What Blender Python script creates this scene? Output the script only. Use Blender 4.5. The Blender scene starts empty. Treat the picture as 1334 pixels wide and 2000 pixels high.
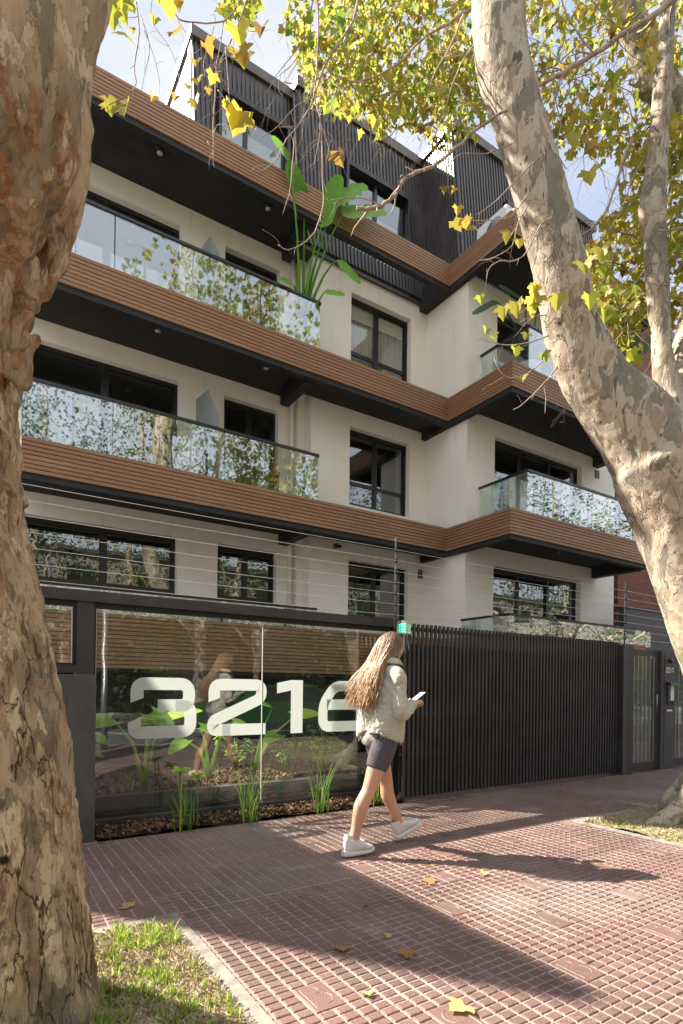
import bpy, math, random
import numpy as np
from mathutils import Vector, Matrix, noise
from math import sin, cos, pi, radians, atan, atan2, sqrt
random.seed(7); R = random
scene = bpy.context.scene
C = scene.collection

# ------------------------------------------------------------------ camera
TH, RO, FPX, HY, CH = radians(32.85), radians(.67), 1108.3, 1342.5, 1.25
ri = Vector((cos(TH), -sin(TH), 0)); fw = Vector((sin(TH), cos(TH), 0)); up = Vector((0, 0, 1))
cx_ = ri*cos(RO) + up*sin(RO); cy_ = -ri*sin(RO) + up*cos(RO); cz_ = -fw
cam_d = bpy.data.cameras.new('camera'); cam = bpy.data.objects.new('camera', cam_d); C.objects.link(cam)
cam.matrix_world = Matrix(((cx_.x, cy_.x, cz_.x, 0), (cx_.y, cy_.y, cz_.y, 0), (cx_.z, cy_.z, cz_.z, CH), (0, 0, 0, 1)))
cam_d.sensor_fit = 'HORIZONTAL'; cam_d.sensor_width = 36; cam_d.lens = 36*FPX/1334
cam_d.shift_y = (HY-1000)/1334; cam_d.clip_end = 2000; cam_d.clip_start = .05
scene.camera = cam
scene.render.resolution_x = 683; scene.render.resolution_y = 1024

# ------------------------------------------------------------------ light
SUN = Vector((.76, -1, -1.15)).normalized()          # direction the light travels
elev = math.asin(-SUN.z); az = atan2(-SUN.x, -SUN.y)   # towards the sun: x=sin(az), y=cos(az)
w = bpy.data.worlds.new('World'); scene.world = w; w.use_nodes = True
nt = w.node_tree; nt.nodes.clear()
out = nt.nodes.new('ShaderNodeOutputWorld'); bg = nt.nodes.new('ShaderNodeBackground')
sky = nt.nodes.new('ShaderNodeTexSky'); sky.sky_type = 'NISHITA'; sky.sun_disc = False
sky.sun_elevation = elev; sky.sun_rotation = az; sky.air_density = 1.0; sky.dust_density = 1.5; sky.ozone_density = 1.2
tc = nt.nodes.new('ShaderNodeTexCoord'); mp = nt.nodes.new('ShaderNodeMapping'); mp.inputs['Scale'].default_value = (1.6, 1.6, 3.6)
nz = nt.nodes.new('ShaderNodeTexNoise'); nz.inputs['Scale'].default_value = 1.5; nz.inputs['Detail'].default_value = 8; nz.inputs['Roughness'].default_value = .58
rp = nt.nodes.new('ShaderNodeValToRGB'); rp.color_ramp.elements[0].position = .40; rp.color_ramp.elements[1].position = .72
rp.color_ramp.elements[0].color = (.80, .80, .80, 1); rp.color_ramp.elements[1].color = (.95, .95, .95, 1)
mx = nt.nodes.new('ShaderNodeMixRGB'); mx.inputs[2].default_value = (1, 1, 1, 1)
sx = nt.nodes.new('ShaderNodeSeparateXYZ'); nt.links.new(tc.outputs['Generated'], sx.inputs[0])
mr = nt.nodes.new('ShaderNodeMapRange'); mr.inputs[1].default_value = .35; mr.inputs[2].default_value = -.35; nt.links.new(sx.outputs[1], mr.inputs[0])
sky_fill = nt.nodes.new('ShaderNodeMixRGB'); sky_fill.inputs[1].default_value = (3.35, 3.6, 4.1, 1); sky_fill.inputs[2].default_value = (6.2, 6.4, 7.0, 1)   # thin haze over the building, sky brightened behind the camera to light the facade
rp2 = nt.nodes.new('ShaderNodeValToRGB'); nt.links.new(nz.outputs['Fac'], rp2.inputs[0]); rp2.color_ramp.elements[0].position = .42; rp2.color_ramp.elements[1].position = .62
thin = nt.nodes.new('ShaderNodeMixRGB'); thin.inputs[1].default_value = (2.75, 3.15, 3.95, 1); thin.inputs[2].default_value = (3.9, 4.0, 4.25, 1); nt.links.new(rp2.outputs[0], thin.inputs[0]); nt.links.new(thin.outputs[0], sky_fill.inputs[1])
nt.links.new(mr.outputs[0], sky_fill.inputs[0]); nt.links.new(sky_fill.outputs[0], mx.inputs[2])
L = nt.links.new
L(tc.outputs['Generated'], mp.inputs[0]); L(mp.outputs[0], nz.inputs['Vector']); L(nz.outputs['Fac'], rp.inputs[0])
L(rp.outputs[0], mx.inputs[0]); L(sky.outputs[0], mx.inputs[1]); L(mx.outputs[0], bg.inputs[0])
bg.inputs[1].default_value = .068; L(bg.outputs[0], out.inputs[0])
sd = bpy.data.lights.new('sun', 'SUN'); sd.energy = 5.0; sd.angle = radians(.55); sd.color = (1, .93, .82)
so = bpy.data.objects.new('sun', sd); C.objects.link(so); so.rotation_euler = SUN.to_track_quat('-Z', 'Y').to_euler()
so.location = (-8, 20, 20)
vs = scene.view_settings; vs.view_transform = 'Standard'; vs.look = 'None'; vs.gamma = 1; vs.use_curve_mapping = False
vs.exposure = 1.85
cy = scene.cycles; cy.max_bounces = 10; cy.diffuse_bounces = 5; cy.glossy_bounces = 4; cy.transparent_max_bounces = 24
cy.sample_clamp_indirect = 6

# ------------------------------------------------------------------ pixel <-> world helpers (photo measurements)
def ray(px, py):
    dx = px-667; dy = HY-py; c, s = cos(RO), sin(RO)
    u = (dx*c-dy*s)/FPX; v = (dx*s+dy*c)/FPX
    return Vector((u*cos(TH)+sin(TH), -u*sin(TH)+cos(TH), v))
def at(px, py, Y=None, X=None, Z=None, d=None):
    r = ray(px, py)
    t = Y/r.y if Y is not None else X/r.x if X is not None else (Z-CH)/r.z if Z is not None else d
    return Vector((r.x*t, r.y*t, CH+r.z*t))

# ------------------------------------------------------------------ materials
class S:
    """small helper to write shader maths"""
    def __init__(s, m, o): s.m = m; s.o = o
    def _b(s, op, a, b=None, c=None):
        n = s.m.new('ShaderNodeMath'); n.operation = op
        for i, v in enumerate((a, b, c)):
            if v is None: continue
            if isinstance(v, S): s.m.links.new(v.o, n.inputs[i])
            else: n.inputs[i].default_value = v
        return S(s.m, n.outputs[0])
    def __add__(s, b): return s._b('ADD', s, b)
    __radd__ = __add__
    def __sub__(s, b): return s._b('SUBTRACT', s, b)
    def __rsub__(s, b): return s._b('SUBTRACT', b, s)
    def __mul__(s, b): return s._b('MULTIPLY', s, b)
    __rmul__ = __mul__
    def __truediv__(s, b): return s._b('DIVIDE', s, b)
    def lt(s, b): return s._b('LESS_THAN', s, b)
    def gt(s, b): return s._b('GREATER_THAN', s, b)
    def fr(s): return s._b('FRACT', s)
    def fl(s): return s._b('FLOOR', s)
    def ab(s): return s._b('ABSOLUTE', s)
    def mn(s, b): return s._b('MINIMUM', s, b)
    def mxm(s, b): return s._b('MAXIMUM', s, b)
    def pw(s, b): return s._b('POWER', s, b)
    def ss(s, lo, hi):
        n = s.m.new('ShaderNodeMapRange'); n.interpolation_type = 'SMOOTHSTEP'
        s.m.links.new(s.o, n.inputs[0]); n.inputs[1].default_value = lo; n.inputs[2].default_value = hi
        return S(s.m, n.outputs[0])
class M:
    def __init__(s, name, rough=.6, col=(.5, .5, .5), metal=0, spec=.5):
        s.mat = bpy.data.materials.new(name); s.mat.use_nodes = True; s.t = s.mat.node_tree; s.links = s.t.links
        s.p = s.t.nodes['Principled BSDF']; s.outn = s.t.nodes['Material Output']
        s.p.inputs['Roughness'].default_value = rough; s.p.inputs['Base Color'].default_value = (*col, 1)
        s.p.inputs['Metallic'].default_value = metal; s.p.inputs['Specular IOR Level'].default_value = spec
    def new(s, t): return s.t.nodes.new(t)
    def pos(s, sc=(1, 1, 1)):
        g = s.new('ShaderNodeNewGeometry'); mp = s.new('ShaderNodeMapping'); mp.inputs['Scale'].default_value = sc
        s.links.new(g.outputs['Position'], mp.inputs[0]); return mp.outputs[0]
    def xyz(s):
        g = s.new('ShaderNodeNewGeometry'); x = s.new('ShaderNodeSeparateXYZ'); s.links.new(g.outputs['Position'], x.inputs[0])
        return [S(s, o) for o in x.outputs]
    def noise(s, scale, detail=4, vec=None, rough=.5, sc=(1, 1, 1), dist=0):
        n = s.new('ShaderNodeTexNoise'); n.inputs['Scale'].default_value = scale; n.inputs['Detail'].default_value = detail
        n.inputs['Roughness'].default_value = rough; n.inputs['Distortion'].default_value = dist
        s.links.new(vec or s.pos(sc), n.inputs['Vector']); return S(s, n.outputs['Fac'])
    def voro(s, scale, sc=(1, 1, 1), feat='F1', out='Distance', vec=None, rnd=1):
        n = s.new('ShaderNodeTexVoronoi'); n.feature = feat; n.inputs['Scale'].default_value = scale; n.inputs['Randomness'].default_value = rnd
        s.links.new(vec or s.pos(sc), n.inputs['Vector']); return S(s, n.outputs[out])
    def mix(s, f, a, b):
        n = s.new('ShaderNodeMixRGB')
        for i, v in enumerate((f, a, b)):
            if isinstance(v, S): s.links.new(v.o, n.inputs[i])
            elif i == 0: n.inputs[0].default_value = v
            else: n.inputs[i].default_value = (*v, 1) if len(v) == 3 else v
        return S(s, n.outputs[0])
    def ramp(s, f, stops, const=False):
        n = s.new('ShaderNodeValToRGB'); s.links.new(f.o, n.inputs[0]); cr = n.color_ramp
        if const: cr.interpolation = 'CONSTANT'
        while len(cr.elements) < len(stops): cr.elements.new(.5)
        for e, (p, c) in zip(cr.elements, stops): e.position = p; e.color = (*c, 1)
        return S(s, n.outputs[0])
    def attr(s, name='rnd'):
        n = s.new('ShaderNodeAttribute'); n.attribute_name = name; return S(s, n.outputs['Fac'])
    def col(s, v): s.links.new(v.o, s.p.inputs['Base Color']); return s
    def rgh(s, v): s.links.new(v.o, s.p.inputs['Roughness']); return s
    def bump(s, v, strength=.3, dist=.01):
        n = s.new('ShaderNodeBump'); n.inputs['Strength'].default_value = strength; n.inputs['Distance'].default_value = dist
        s.links.new(v.o, n.inputs['Height']); s.links.new(n.outputs[0], s.p.inputs['Normal']); return s
    def emit(s, c, st): s.p.inputs['Emission Color'].default_value = (*c, 1); s.p.inputs['Emission Strength'].default_value = st; return s

def m_stucco():
    m = M('stucco', .92, spec=.2)
    a = m.noise(1.1, 5); b = m.noise(140, 3); d = m.noise(2.0, 6, sc=(3.5, 3.5, .35))
    c = m.mix(a.ss(.35, .75), (.88, .83, .74), (.84, .785, .69))
    c = m.mix(d.ss(.56, .80)*.25, c, (.58, .52, .45)); c = m.mix(b.ss(.5, .9)*.18, c, (.6, .55, .48))
    return m.col(c).bump(b*.6+m.noise(45, 2)*.5, .45, .006).mat
def m_black(name='black_paint', c=(.022, .021, .022), r=.5, sc=1.0):
    m = M(name, r, c); a = m.noise(3.5*sc, 5); b = m.noise(60, 3)
    m.col(m.mix(a.ss(.35, .75), c, tuple(x*1.5+.004 for x in c))).rgh(a*.25+(r-.1)); return m.bump(b, .12, .003).mat
def m_wood():
    m = M('timber_boards', .55, spec=.35)
    g = m.noise(7, 6, sc=(1.2, 1.2, 34), rough=.65); a = m.noise(.9, 3, sc=(1, 1, 6)); s = m.noise(60, 2, sc=(.5, .5, 12))
    rnd = m.attr('rnd')
    c = m.mix(g.ss(.3, .72), (.34, .19, .10), (.22, .12, .064)); c = m.mix(a.ss(.4, .75)*.5, c, (.40, .245, .14))
    c = m.mix(rnd*.45, c, (.23, .105, .055)); c = m.mix(s.ss(.6, .85)*.35, c, (.13, .06, .03))
    return m.col(c).bump(g, .15, .004).rgh(g*.3+.38).mat
def m_glass(name='clear_glass', base=.10, k=1.6, tint=(.90, .94, .92), rough=0.012, dust=0):
    m = M(name); t = m.t; t.nodes.remove(m.p)
    tr = m.new('ShaderNodeBsdfTransparent'); tr.inputs[0].default_value = (*tint, 1)
    gl = m.new('ShaderNodeBsdfGlossy'); gl.inputs['Roughness'].default_value = rough; gl.inputs[0].default_value = (.95, .97, 1, 1)
    fr = m.new('ShaderNodeLayerWeight'); fr.inputs[0].default_value = .5
    fac = ((S(m, fr.outputs['Facing']).pw(4)*.95+.04)*k+base).mn(.9)
    mxs = m.new('ShaderNodeMixShader'); m.links.new(fac.o, mxs.inputs[0]); m.links.new(tr.outputs[0], mxs.inputs[1]); m.links.new(gl.outputs[0], mxs.inputs[2])
    # slightly wavy panes
    w_ = m.noise(1.3, 2); n = m.new('ShaderNodeBump'); n.inputs['Strength'].default_value = .12; n.inputs['Distance'].default_value = .02
    m.links.new(w_.o, n.inputs['Height']); m.links.new(n.outputs[0], gl.inputs['Normal'])
    last = mxs.outputs[0]
    if dust:
        df = m.new('ShaderNodeBsdfDiffuse'); df.inputs[0].default_value = (.6, .58, .54, 1)
        dn = (m.noise(1.6, 5).ss(.35, .8)*dust + m.noise(160, 1).ss(.70, .78)*dust*2.2)
        m2 = m.new('ShaderNodeMixShader'); m.links.new(dn.o, m2.inputs[0]); m.links.new(last, m2.inputs[1]); m.links.new(df.outputs[0], m2.inputs[2]); last = m2.outputs[0]
    m.links.new(last, m.outn.inputs[0]); return m.mat
def m_frost(name, tint, fac=.8):
    m = M(name); m.t.nodes.remove(m.p)
    tr = m.new('ShaderNodeBsdfTransparent'); df = m.new('ShaderNodeBsdfDiffuse'); df.inputs[0].default_value = (*tint, 1)
    tl = m.new('ShaderNodeBsdfTranslucent'); tl.inputs[0].default_value = (*tint, 1)
    a = m.new('ShaderNodeMixShader'); a.inputs[0].default_value = .45; m.links.new(df.outputs[0], a.inputs[1]); m.links.new(tl.outputs[0], a.inputs[2])
    b = m.new('ShaderNodeMixShader'); b.inputs[0].default_value = fac; m.links.new(tr.outputs[0], b.inputs[1]); m.links.new(a.outputs[0], b.inputs[2])
    m.links.new(b.outputs[0], m.outn.inputs[0]); return m.mat
def leafy(name, stops, trans=.5, rough=.5, veins=False):
    m = M(name, rough, spec=.35); r = m.attr('rnd'); c = m.ramp(r, stops)
    c = m.mix(m.noise(9, 3).ss(.45, .75)*.35, c, m.ramp(r, [(p, tuple(v*.45 for v in q)) for p, q in stops]))
    m.col(c)
    tl = m.new('ShaderNodeBsdfTranslucent'); m.links.new(m.mix(.12, c, (.60, .70, .10)).o, tl.inputs[0])
    x = m.new('ShaderNodeMixShader'); x.inputs[0].default_value = trans
    m.links.new(m.p.outputs[0], x.inputs[1]); m.links.new(tl.outputs[0], x.inputs[2]); m.links.new(x.outputs[0], m.outn.inputs[0])
    return m.mat
def m_bark(name, cream, olive, brown, s=1.0, rough_amt=1.0):
    m = M(name, .85, spec=.25)
    wp = m.pos((1, 1, .42)); nd = m.new('ShaderNodeTexNoise'); nd.inputs['Scale'].default_value = 5*s; nd.inputs['Detail'].default_value = 4; m.links.new(wp, nd.inputs['Vector'])
    vm = m.new('ShaderNodeVectorMath'); vm.operation = 'SCALE'; vm.inputs[3].default_value = .35; m.links.new(nd.outputs['Color'], vm.inputs[0])
    va = m.new('ShaderNodeVectorMath'); m.links.new(wp, va.inputs[0]); m.links.new(vm.outputs[0], va.inputs[1]); W = va.outputs[0]
    a = m.noise(7.5*s, 3, vec=W); b = m.noise(13*s, 3, vec=W, dist=.3); f = m.noise(48*s, 5, vec=W, rough=.65); big = m.noise(2.0*s, 3)
    pk = a.ss(.535, .55); ol = b.ss(.54, .56)
    c = m.mix(pk, cream, olive); c = m.mix(ol*(1-pk*.4), c, brown)
    c = m.mix(m.noise(19*s, 2, vec=W).ss(.66, .68), c, tuple(v*.55 for v in olive))
    c = m.mix(f.ss(.45, .75)*.45, c, tuple(v*.5 for v in brown)); c = m.mix(big.ss(.5, .7)*.35, c, brown)
    crack = m.voro(16*s, feat='DISTANCE_TO_EDGE', vec=W); ck = 1-crack.ss(.0, .05)
    c = m.mix(ck*.5*big.ss(.4, .6), c, (.05, .03, .02))
    h = pk*-.5 + ol*-.35 + f*.5*rough_amt - ck*.5*rough_amt*big.ss(.4, .6)
    return m.col(c).bump(h, .75, .012).mat
def m_bark2():
    m = M('rough_plane_bark', .9, spec=.15); x, y, z = m.xyz()
    def warp(sc, ns, amt):
        wp = m.pos(sc); nd = m.new('ShaderNodeTexNoise'); nd.inputs['Scale'].default_value = ns; nd.inputs['Detail'].default_value = 8; nd.inputs['Roughness'].default_value = .6; m.links.new(wp, nd.inputs['Vector'])
        vm = m.new('ShaderNodeVectorMath'); vm.operation = 'SCALE'; vm.inputs[3].default_value = amt; m.links.new(nd.outputs['Color'], vm.inputs[0])
        va = m.new('ShaderNodeVectorMath'); m.links.new(wp, va.inputs[0]); m.links.new(vm.outputs[0], va.inputs[1]); return va.outputs[0]
    W = warp((1, 1, .42), 9, .10); W2 = warp((1, 1, .28), 16, .09)
    lo = 1-z.ss(1.95, 2.3); mid = z.ss(1.85, 2.1)*(1-z.ss(3.05, 3.3)); rough_ = (lo*.8+mid*.6).mn(1)
    f = m.noise(95, 8, vec=W2, rough=.72); g = m.noise(34, 8, vec=W2, rough=.7); v1 = m.noise(13, 8, vec=W2, rough=.62)
    c = m.mix(m.noise(5, 6, vec=W).ss(.42, .58), (.56, .405, .25), (.40, .305, .20))
    p1 = m.noise(8.5, 5, vec=W, rough=.55).ss(.545, .56); p2 = m.noise(11, 5, vec=W, rough=.6, dist=.2).ss(.57, .585); p3 = m.noise(6.5, 6, vec=W, rough=.6).ss(.575, .59)
    c = m.mix(p3*.85, c, (.25, .205, .145)); c = m.mix(p1, c, (.70, .535, .35)); c = m.mix(p2*lo*.8, c, (.44, .27, .15))
    c = m.mix(v1.ss(.50, .60)*rough_*.8, c, (.17, .108, .07)); c = m.mix(g.ss(.53, .62)*(rough_*.75+.12), c, (.12, .078, .05)); c = m.mix(f.ss(.55, .70)*.55, c, (.10, .068, .045))
    c = m.mix(mid*m.noise(20, 7, vec=W2, rough=.7).ss(.50, .60), c, (.36, .175, .075))
    c = m.mix(m.noise(3.2, 7, rough=.7).ss(.63, .67)*(1-z.ss(.55, 1.0))*.9, c, (.022, .018, .015))
    low = 1-z.ss(1.1, 1.7); ck = (1-m.voro(9, feat='DISTANCE_TO_EDGE', vec=W2).ss(.0, .022+.0))*m.noise(4, 3).ss(.42, .55)*low; c = m.mix(ck*.85, c, (.055, .035, .022))
    for (kx, ky, kd, kr) in ((140, 1612, 1.82, .024), (8, 1682, 1.84, .020), (118, 1760, 1.88, .03), (60, 1330, 1.85, .012)):
        P_k = at(kx, ky, d=kd); dd = ((x-P_k.x)*(x-P_k.x)+(y-P_k.y)*(y-P_k.y)*.3+(z-P_k.z)*(z-P_k.z)).pw(.5)+g*.02-.01; kk = 1-dd.ss(kr*.6, kr*1.3); c = m.mix(kk, c, (.035, .018, .012))
    h = ck*-1.2+p1*-.30+p2*-.45+p3*.25+v1*1.3*rough_+g*.9*(rough_+.15)+f*.35
    return m.col(c).bump(h, 1.0, .016).mat
def m_mulch():
    m = M('leaf_litter', .9, spec=.15); r = m.attr('rnd'); m.col(m.ramp(r, [(0, (.030, .018, .012)), (.45, (.085, .048, .028)), (.8, (.19, .105, .055)), (1, (.33, .20, .11))])); return m.bump(m.noise(90, 3), .4, .004).mat
def m_tiles(geo=False):
    m = M('relief_pavement_tiles' if geo else 'red_pavement_tiles', .6, spec=.4)
    x, y, z = m.xyz()
    TX, TY = .368, .41
    wob = m.noise(6, 2)*.004
    u = (x+wob+(-1.55+.2208+TX*20))/TX; v = (y+wob+(-1.56+.205+TY*20))/TY
    cu = u.fr()*5; cv = v.fr()*8
    gu = .5-(cu.fr()-.5).ab(); gv = .5-(cv.fr()-.5).ab()           # distance to groove in cells
    du = gu*.0736; dv = gv*.0512                                       # metres
    d = du.mn(dv)
    par = (((u.fl()+v.fl())*.5).fr()).lt(.25)
    bu = (cu-3).ab(); bv = (cv-4).ab()
    blank = par*bu.lt(1.0)*bv.lt(2.0)
    bd = ((1-bu).ab()*.0736).mn((2-bv).ab()*.0512)                     # distance to the blank's border
    # raised mark on the plain square: an arc with a bar
    ax = (cu-3.0)*.0736; ay = (cv-4.0)*.0512
    rr = ((ax-.005)*(ax-.005)+(ay+.02)*(ay+.02)).pw(.5)
    arc = (rr-.036).ab().mxm(0-ay-.03+ax*.2); bar = (ax+.036).ab().mxm((ay-.005).ab()-.07)
    arc2 = ((((ax+.01)*(ax+.01)+(ay-.055)*(ay-.055)).pw(.5))-.035).ab().mxm(0-ax-.0)
    mark = arc.mn(bar).mn(arc2)+.0016
    d2 = d*(1-blank)+bd.mn(mark+.001)*blank
    # long bars (cross joints fade out) in patches
    patch = m.noise(1.3, 2).ss(.50, .54)*(1-x.ss(1.9, 2.6))*.15
    d3 = d2*(1-patch*(1-blank)) + du*patch*(1-blank)
    tj = ((.5-(u.fr()-.5).ab())*TX).mn((.5-(v.fr()-.5).ab())*TY)
    ragged = m.noise(70, 3)*.0035
    pad = (d3-ragged+.0012).ss(.0022, .0050)
    h = (d3-ragged*.5).ss(.001, .0075)
    if geo: pad = (m.attr('rnd')+m.noise(45, 4)*.5-.25).ss(.35, .6); h = m.noise(120, 4)*.35
    agg = m.voro(260, out='Color'); sp = m.noise(330, 2); blot = m.noise(2.2, 4); big = m.noise(.7, 3)
    red = m.mix(blot.ss(.4, .65), (.122, .067, .055), (.080, .050, .043))
    vt = ((u.fl()*12.9898+v.fl()*78.233)._b('SINE', (u.fl()*12.9898+v.fl()*78.233))*43758.5).fr()
    red = m.mix(vt*.75, red, (.17, .095, .078))
    red = m.mix(sp.ss(.52, .66)*.75, red, (.33, .23, .20)); red = m.mix(m.voro(300).lt(.22)*.7, red, (.035, .025, .025))
    red = m.mix(big.ss(.48, .68)*.55, red, (.22, .175, .16))
    gr = m.mix(m.noise(40, 3).ss(.35, .7), (.38, .265, .225), (.23, .155, .13)); gr = m.mix(blot.ss(.55, .75)*.5, gr, (.34, .30, .26))
    gr = m.mix(tj.lt(.0022)*.8, gr, (.10, .075, .065))
    c = m.mix(pad, gr, red)
    dark = m.noise(3.1, 5, sc=(1, 2.0, 1), rough=.65).ss(.60, .72); c = m.mix(dark*.55, c, (.04, .032, .03))
    c = m.mix(m.noise(1.9, 5).ss(.60, .78)*.45, c, (.36, .30, .26))
    m.col(c).rgh(.78-pad*.26-m.noise(5, 3)*.15)
    return m.bump(h+sp*.10+m.noise(3, 2)*.2, .95, .0075).mat
def m_simple(name, c1, c2, s=4, r=.8, bs=60, b=.3, bd=.005, metal=0, spec=.4):
    m = M(name, r, c1, metal, spec); a = m.noise(s, 5); m.col(m.mix(a.ss(.35, .7), c1, c2)); return m.bump(m.noise(bs, 3), b, bd).mat
def m_brick():
    m = M('brick', .85, spec=.25); x, y, z = m.xyz()
    h = z/.075; row = h.fl(); u = ((x+y)/.23 + (row*.5).fr()); du = (.5-(u.fr()-.5).ab())*.23; dv = (.5-(h.fr()-.5).ab())*.075
    d = du.mn(dv); br = d.ss(.004, .009)
    rn = ((u.fl()*12.98+row*78.2)._b('SINE', (u.fl()*12.98+row*78.2))*43758.5).fr()
    c = m.mix(rn, (.27, .095, .055), (.16, .06, .042)); c = m.mix(m.noise(30, 3).ss(.45, .8)*.5, c, (.34, .16, .10)); c = m.mix(br, (.16, .13, .11), c)
    return m.col(c).bump(br+m.noise(80, 2)*.2, .7, .01).mat
def m_hair():
    m = M('hair', .42, spec=.5); t = m.attr('rnd'); g = m.noise(90, 3, sc=(1, 1, .12))
    c = m.mix(t.ss(.05, .85), (.06, .036, .022), (.40, .235, .115)); c = m.mix(g.ss(.45, .7)*t.ss(.0, .5)*.7, c, (.55, .36, .20)); c = m.mix(m.noise(60, 2, sc=(1, 1, .1)).ss(.55, .72)*.6, c, (.14, .075, .04))
    return m.col(c).bump(g, .8, .008).mat
def m_fabric(name, c1, c2, folds=6, b=.5):
    m = M(name, .9, c1, spec=.2); a = m.noise(folds, 3, dist=.6); w_ = m.noise(400, 1); m.col(m.mix(a.ss(.4, .7)*.6, c1, c2))
    return m.bump(a*1.0+w_*.05+m.noise(folds*3, 2, dist=1)*.35, b, .03).mat
Mt = dict(
    stucco=m_stucco(), black=m_black(), soffit=m_black('black_soffit', (.014, .014, .015), .7), frame=m_black('window_frame_black', (.010, .010, .011), .32),
    clad=m_black('bronze_black_metal', (.044, .039, .035), .38), fence=m_black('fence_charcoal', (.030, .027, .027), .5), cab=m_black('charcoal_plate', (.050, .046, .049), .55),
    coping=m_simple('bronze_coping', (.10, .085, .075), (.14, .12, .105), 2, .4, metal=.3), gable=m_simple('pale_metal_sheet', (.20, .21, .225), (.27, .275, .29), 9, .6, 40, .6),
    wood=m_wood(), backing=m_black('dark_backing', (.012, .009, .007), .8), glass=m_glass('window_glass', .06, 1.7, (.80, .84, .82)), glass_low=m_glass('clear_window_glass', .02, 1.0, (.95, .96, .95)), bal=m_glass('balustrade_glass', .115, 2.1, (.86, .91, .88)),
    fglass=m_glass('fence_glass', .03, 1.2, (.90, .92, .90), dust=.03), frost=m_frost('frosted_film', (.66, .69, .665), .91), divider=m_frost('satin_glass', (.42, .47, .45), .72),
    interior=m_simple('interior_paint', (.36, .34, .31), (.30, .28, .26), 1, .9), curtain=m_frost('curtain_cloth', (.80, .75, .70), 1.0), blind=m_simple('cream_blind', (.66, .62, .53), (.60, .56, .48), 2, .9),
    tiles=m_tiles(), tiles_geo=m_tiles(True), asphalt=m_simple('asphalt', (.085, .084, .082), (.12, .117, .11), 2, .9, 200, .5), conc=m_simple('concrete', (.25, .225, .19), (.155, .14, .12), 9, .85, 90, .5), grey=m_simple('grey_concrete', (.25, .245, .24), (.18, .175, .17), 2, .85, 60, .3),
    soil=m_simple('soil', (.055, .034, .022), (.11, .070, .046), 25, .95, 60, 1, .02), planter=m_black('planter_wall', (.035, .037, .036), .45), white=m_simple('white_plastic', (.75, .75, .73), (.70, .70, .68), 3, .4),
    brick=m_brick(), steel=m_simple('steel', (.30, .30, .30), (.22, .22, .22), 8, .4, metal=.7), wire=M('wire_steel', .3, (.62, .60, .57), .5).mat, vent=m_simple('grey_grille', (.16, .145, .13), (.12, .11, .10), 8, .6),
    bark=m_bark('plane_bark', (.45, .375, .28), (.215, .19, .14), (.33, .25, .18), .78, 1.1), bark_near=m_bark2(),
    twig=m_simple('twig_bark', (.30, .22, .16), (.17, .12, .085), 20, .85), bright=m_simple('pale_twig', (.44, .33, .25), (.26, .18, .13), 15, .8),
    leaf=leafy('plane_leaves', [(0, (.07, .15, .02)), (.3, (.17, .27, .035)), (.52, (.36, .38, .05)), (.8, (.53, .40, .07)), (.93, (.46, .25, .05)), (1, (.24, .10, .045))], .64),
    dark_leaf=leafy('street_tree_leaves', [(0, (.018, .04, .010)), (.5, (.045, .085, .016)), (1, (.12, .13, .03))], .3),
    fall=leafy('dry_leaves', [(0, (.20, .085, .035)), (.5, (.36, .19, .075)), (1, (.52, .36, .16))], .25, .7),
    banana=leafy('banana_leaf', [(0, (.10, .26, .025)), (.6, (.16, .40, .035)), (1, (.26, .52, .05))], .5, .35), bandark=leafy('dark_banana_leaf', [(0, (.022, .055, .014)), (1, (.05, .11, .022))], .25, .4),
    ear=leafy('elephant_ear_leaf', [(0, (.10, .27, .04)), (.6, (.24, .46, .05)), (1, (.52, .62, .09))], .5, .35), blade=leafy('iris_blade', [(0, (.06, .16, .03)), (.6, (.16, .34, .05)), (1, (.36, .50, .09))], .4, .4),
    grass=leafy('grass_blades', [(0, (.09, .18, .02)), (.45, (.22, .34, .035)), (.75, (.38, .46, .07)), (1, (.58, .50, .28))], .5), hay=m_simple('hay', (.50, .42, .27), (.34, .26, .15), 30, .9), straw=m_simple('dry_turf', (.17, .13, .075), (.30, .24, .14), 30, .95, 90, .8, .015),
    skin=m_simple('skin', (.56, .315, .205), (.50, .27, .17), 4, .5, 200, .05), hair=m_hair(), mulch=m_mulch(), jacket=m_fabric('sage_jacket', (.47, .45, .36), (.40, .38, .30), 7, .9), tee=m_fabric('grey_tee', (.40, .37, .35), (.36, .33, .31), 8, .4),
    shorts=m_fabric('bike_shorts', (.085, .078, .088), (.12, .11, .12), 6, .35), shoe=m_simple('white_trainer', (.66, .64, .61), (.58, .56, .53), 12, .6, 150, .2), sole=m_simple('rubber_sole', (.60, .58, .55), (.60, .58, .55), 10, .7),
    phone=m_black('phone_case', (.05, .05, .06), .2), screen=M('phone_screen', .1, (.3, .32, .36)).emit((.7, .75, .9), .12).mat,
    green=M('green_lamp', .4, (.05, .5, .25)).emit((.05, 1, .45), 2.2).mat, lens=m_simple('lamp_lens', (.62, .58, .50), (.55, .50, .42), 20, .4), digit=m_simple('steel_digits', (.70, .69, .66), (.62, .6, .58), 9, .35, metal=.2),
    carpaint=M('green_paint', .25, (.012, .065, .014)).mat, carblack=M('car_trim', .3, (.02, .02, .02)).mat, tyre=M('tyre', .8, (.02, .02, .02)).mat, carglass=M('car_glass', .05, (.02, .025, .03)).mat, carwhite=M('white_car_paint', .25, (.7, .7, .7)).mat,
)

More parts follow.
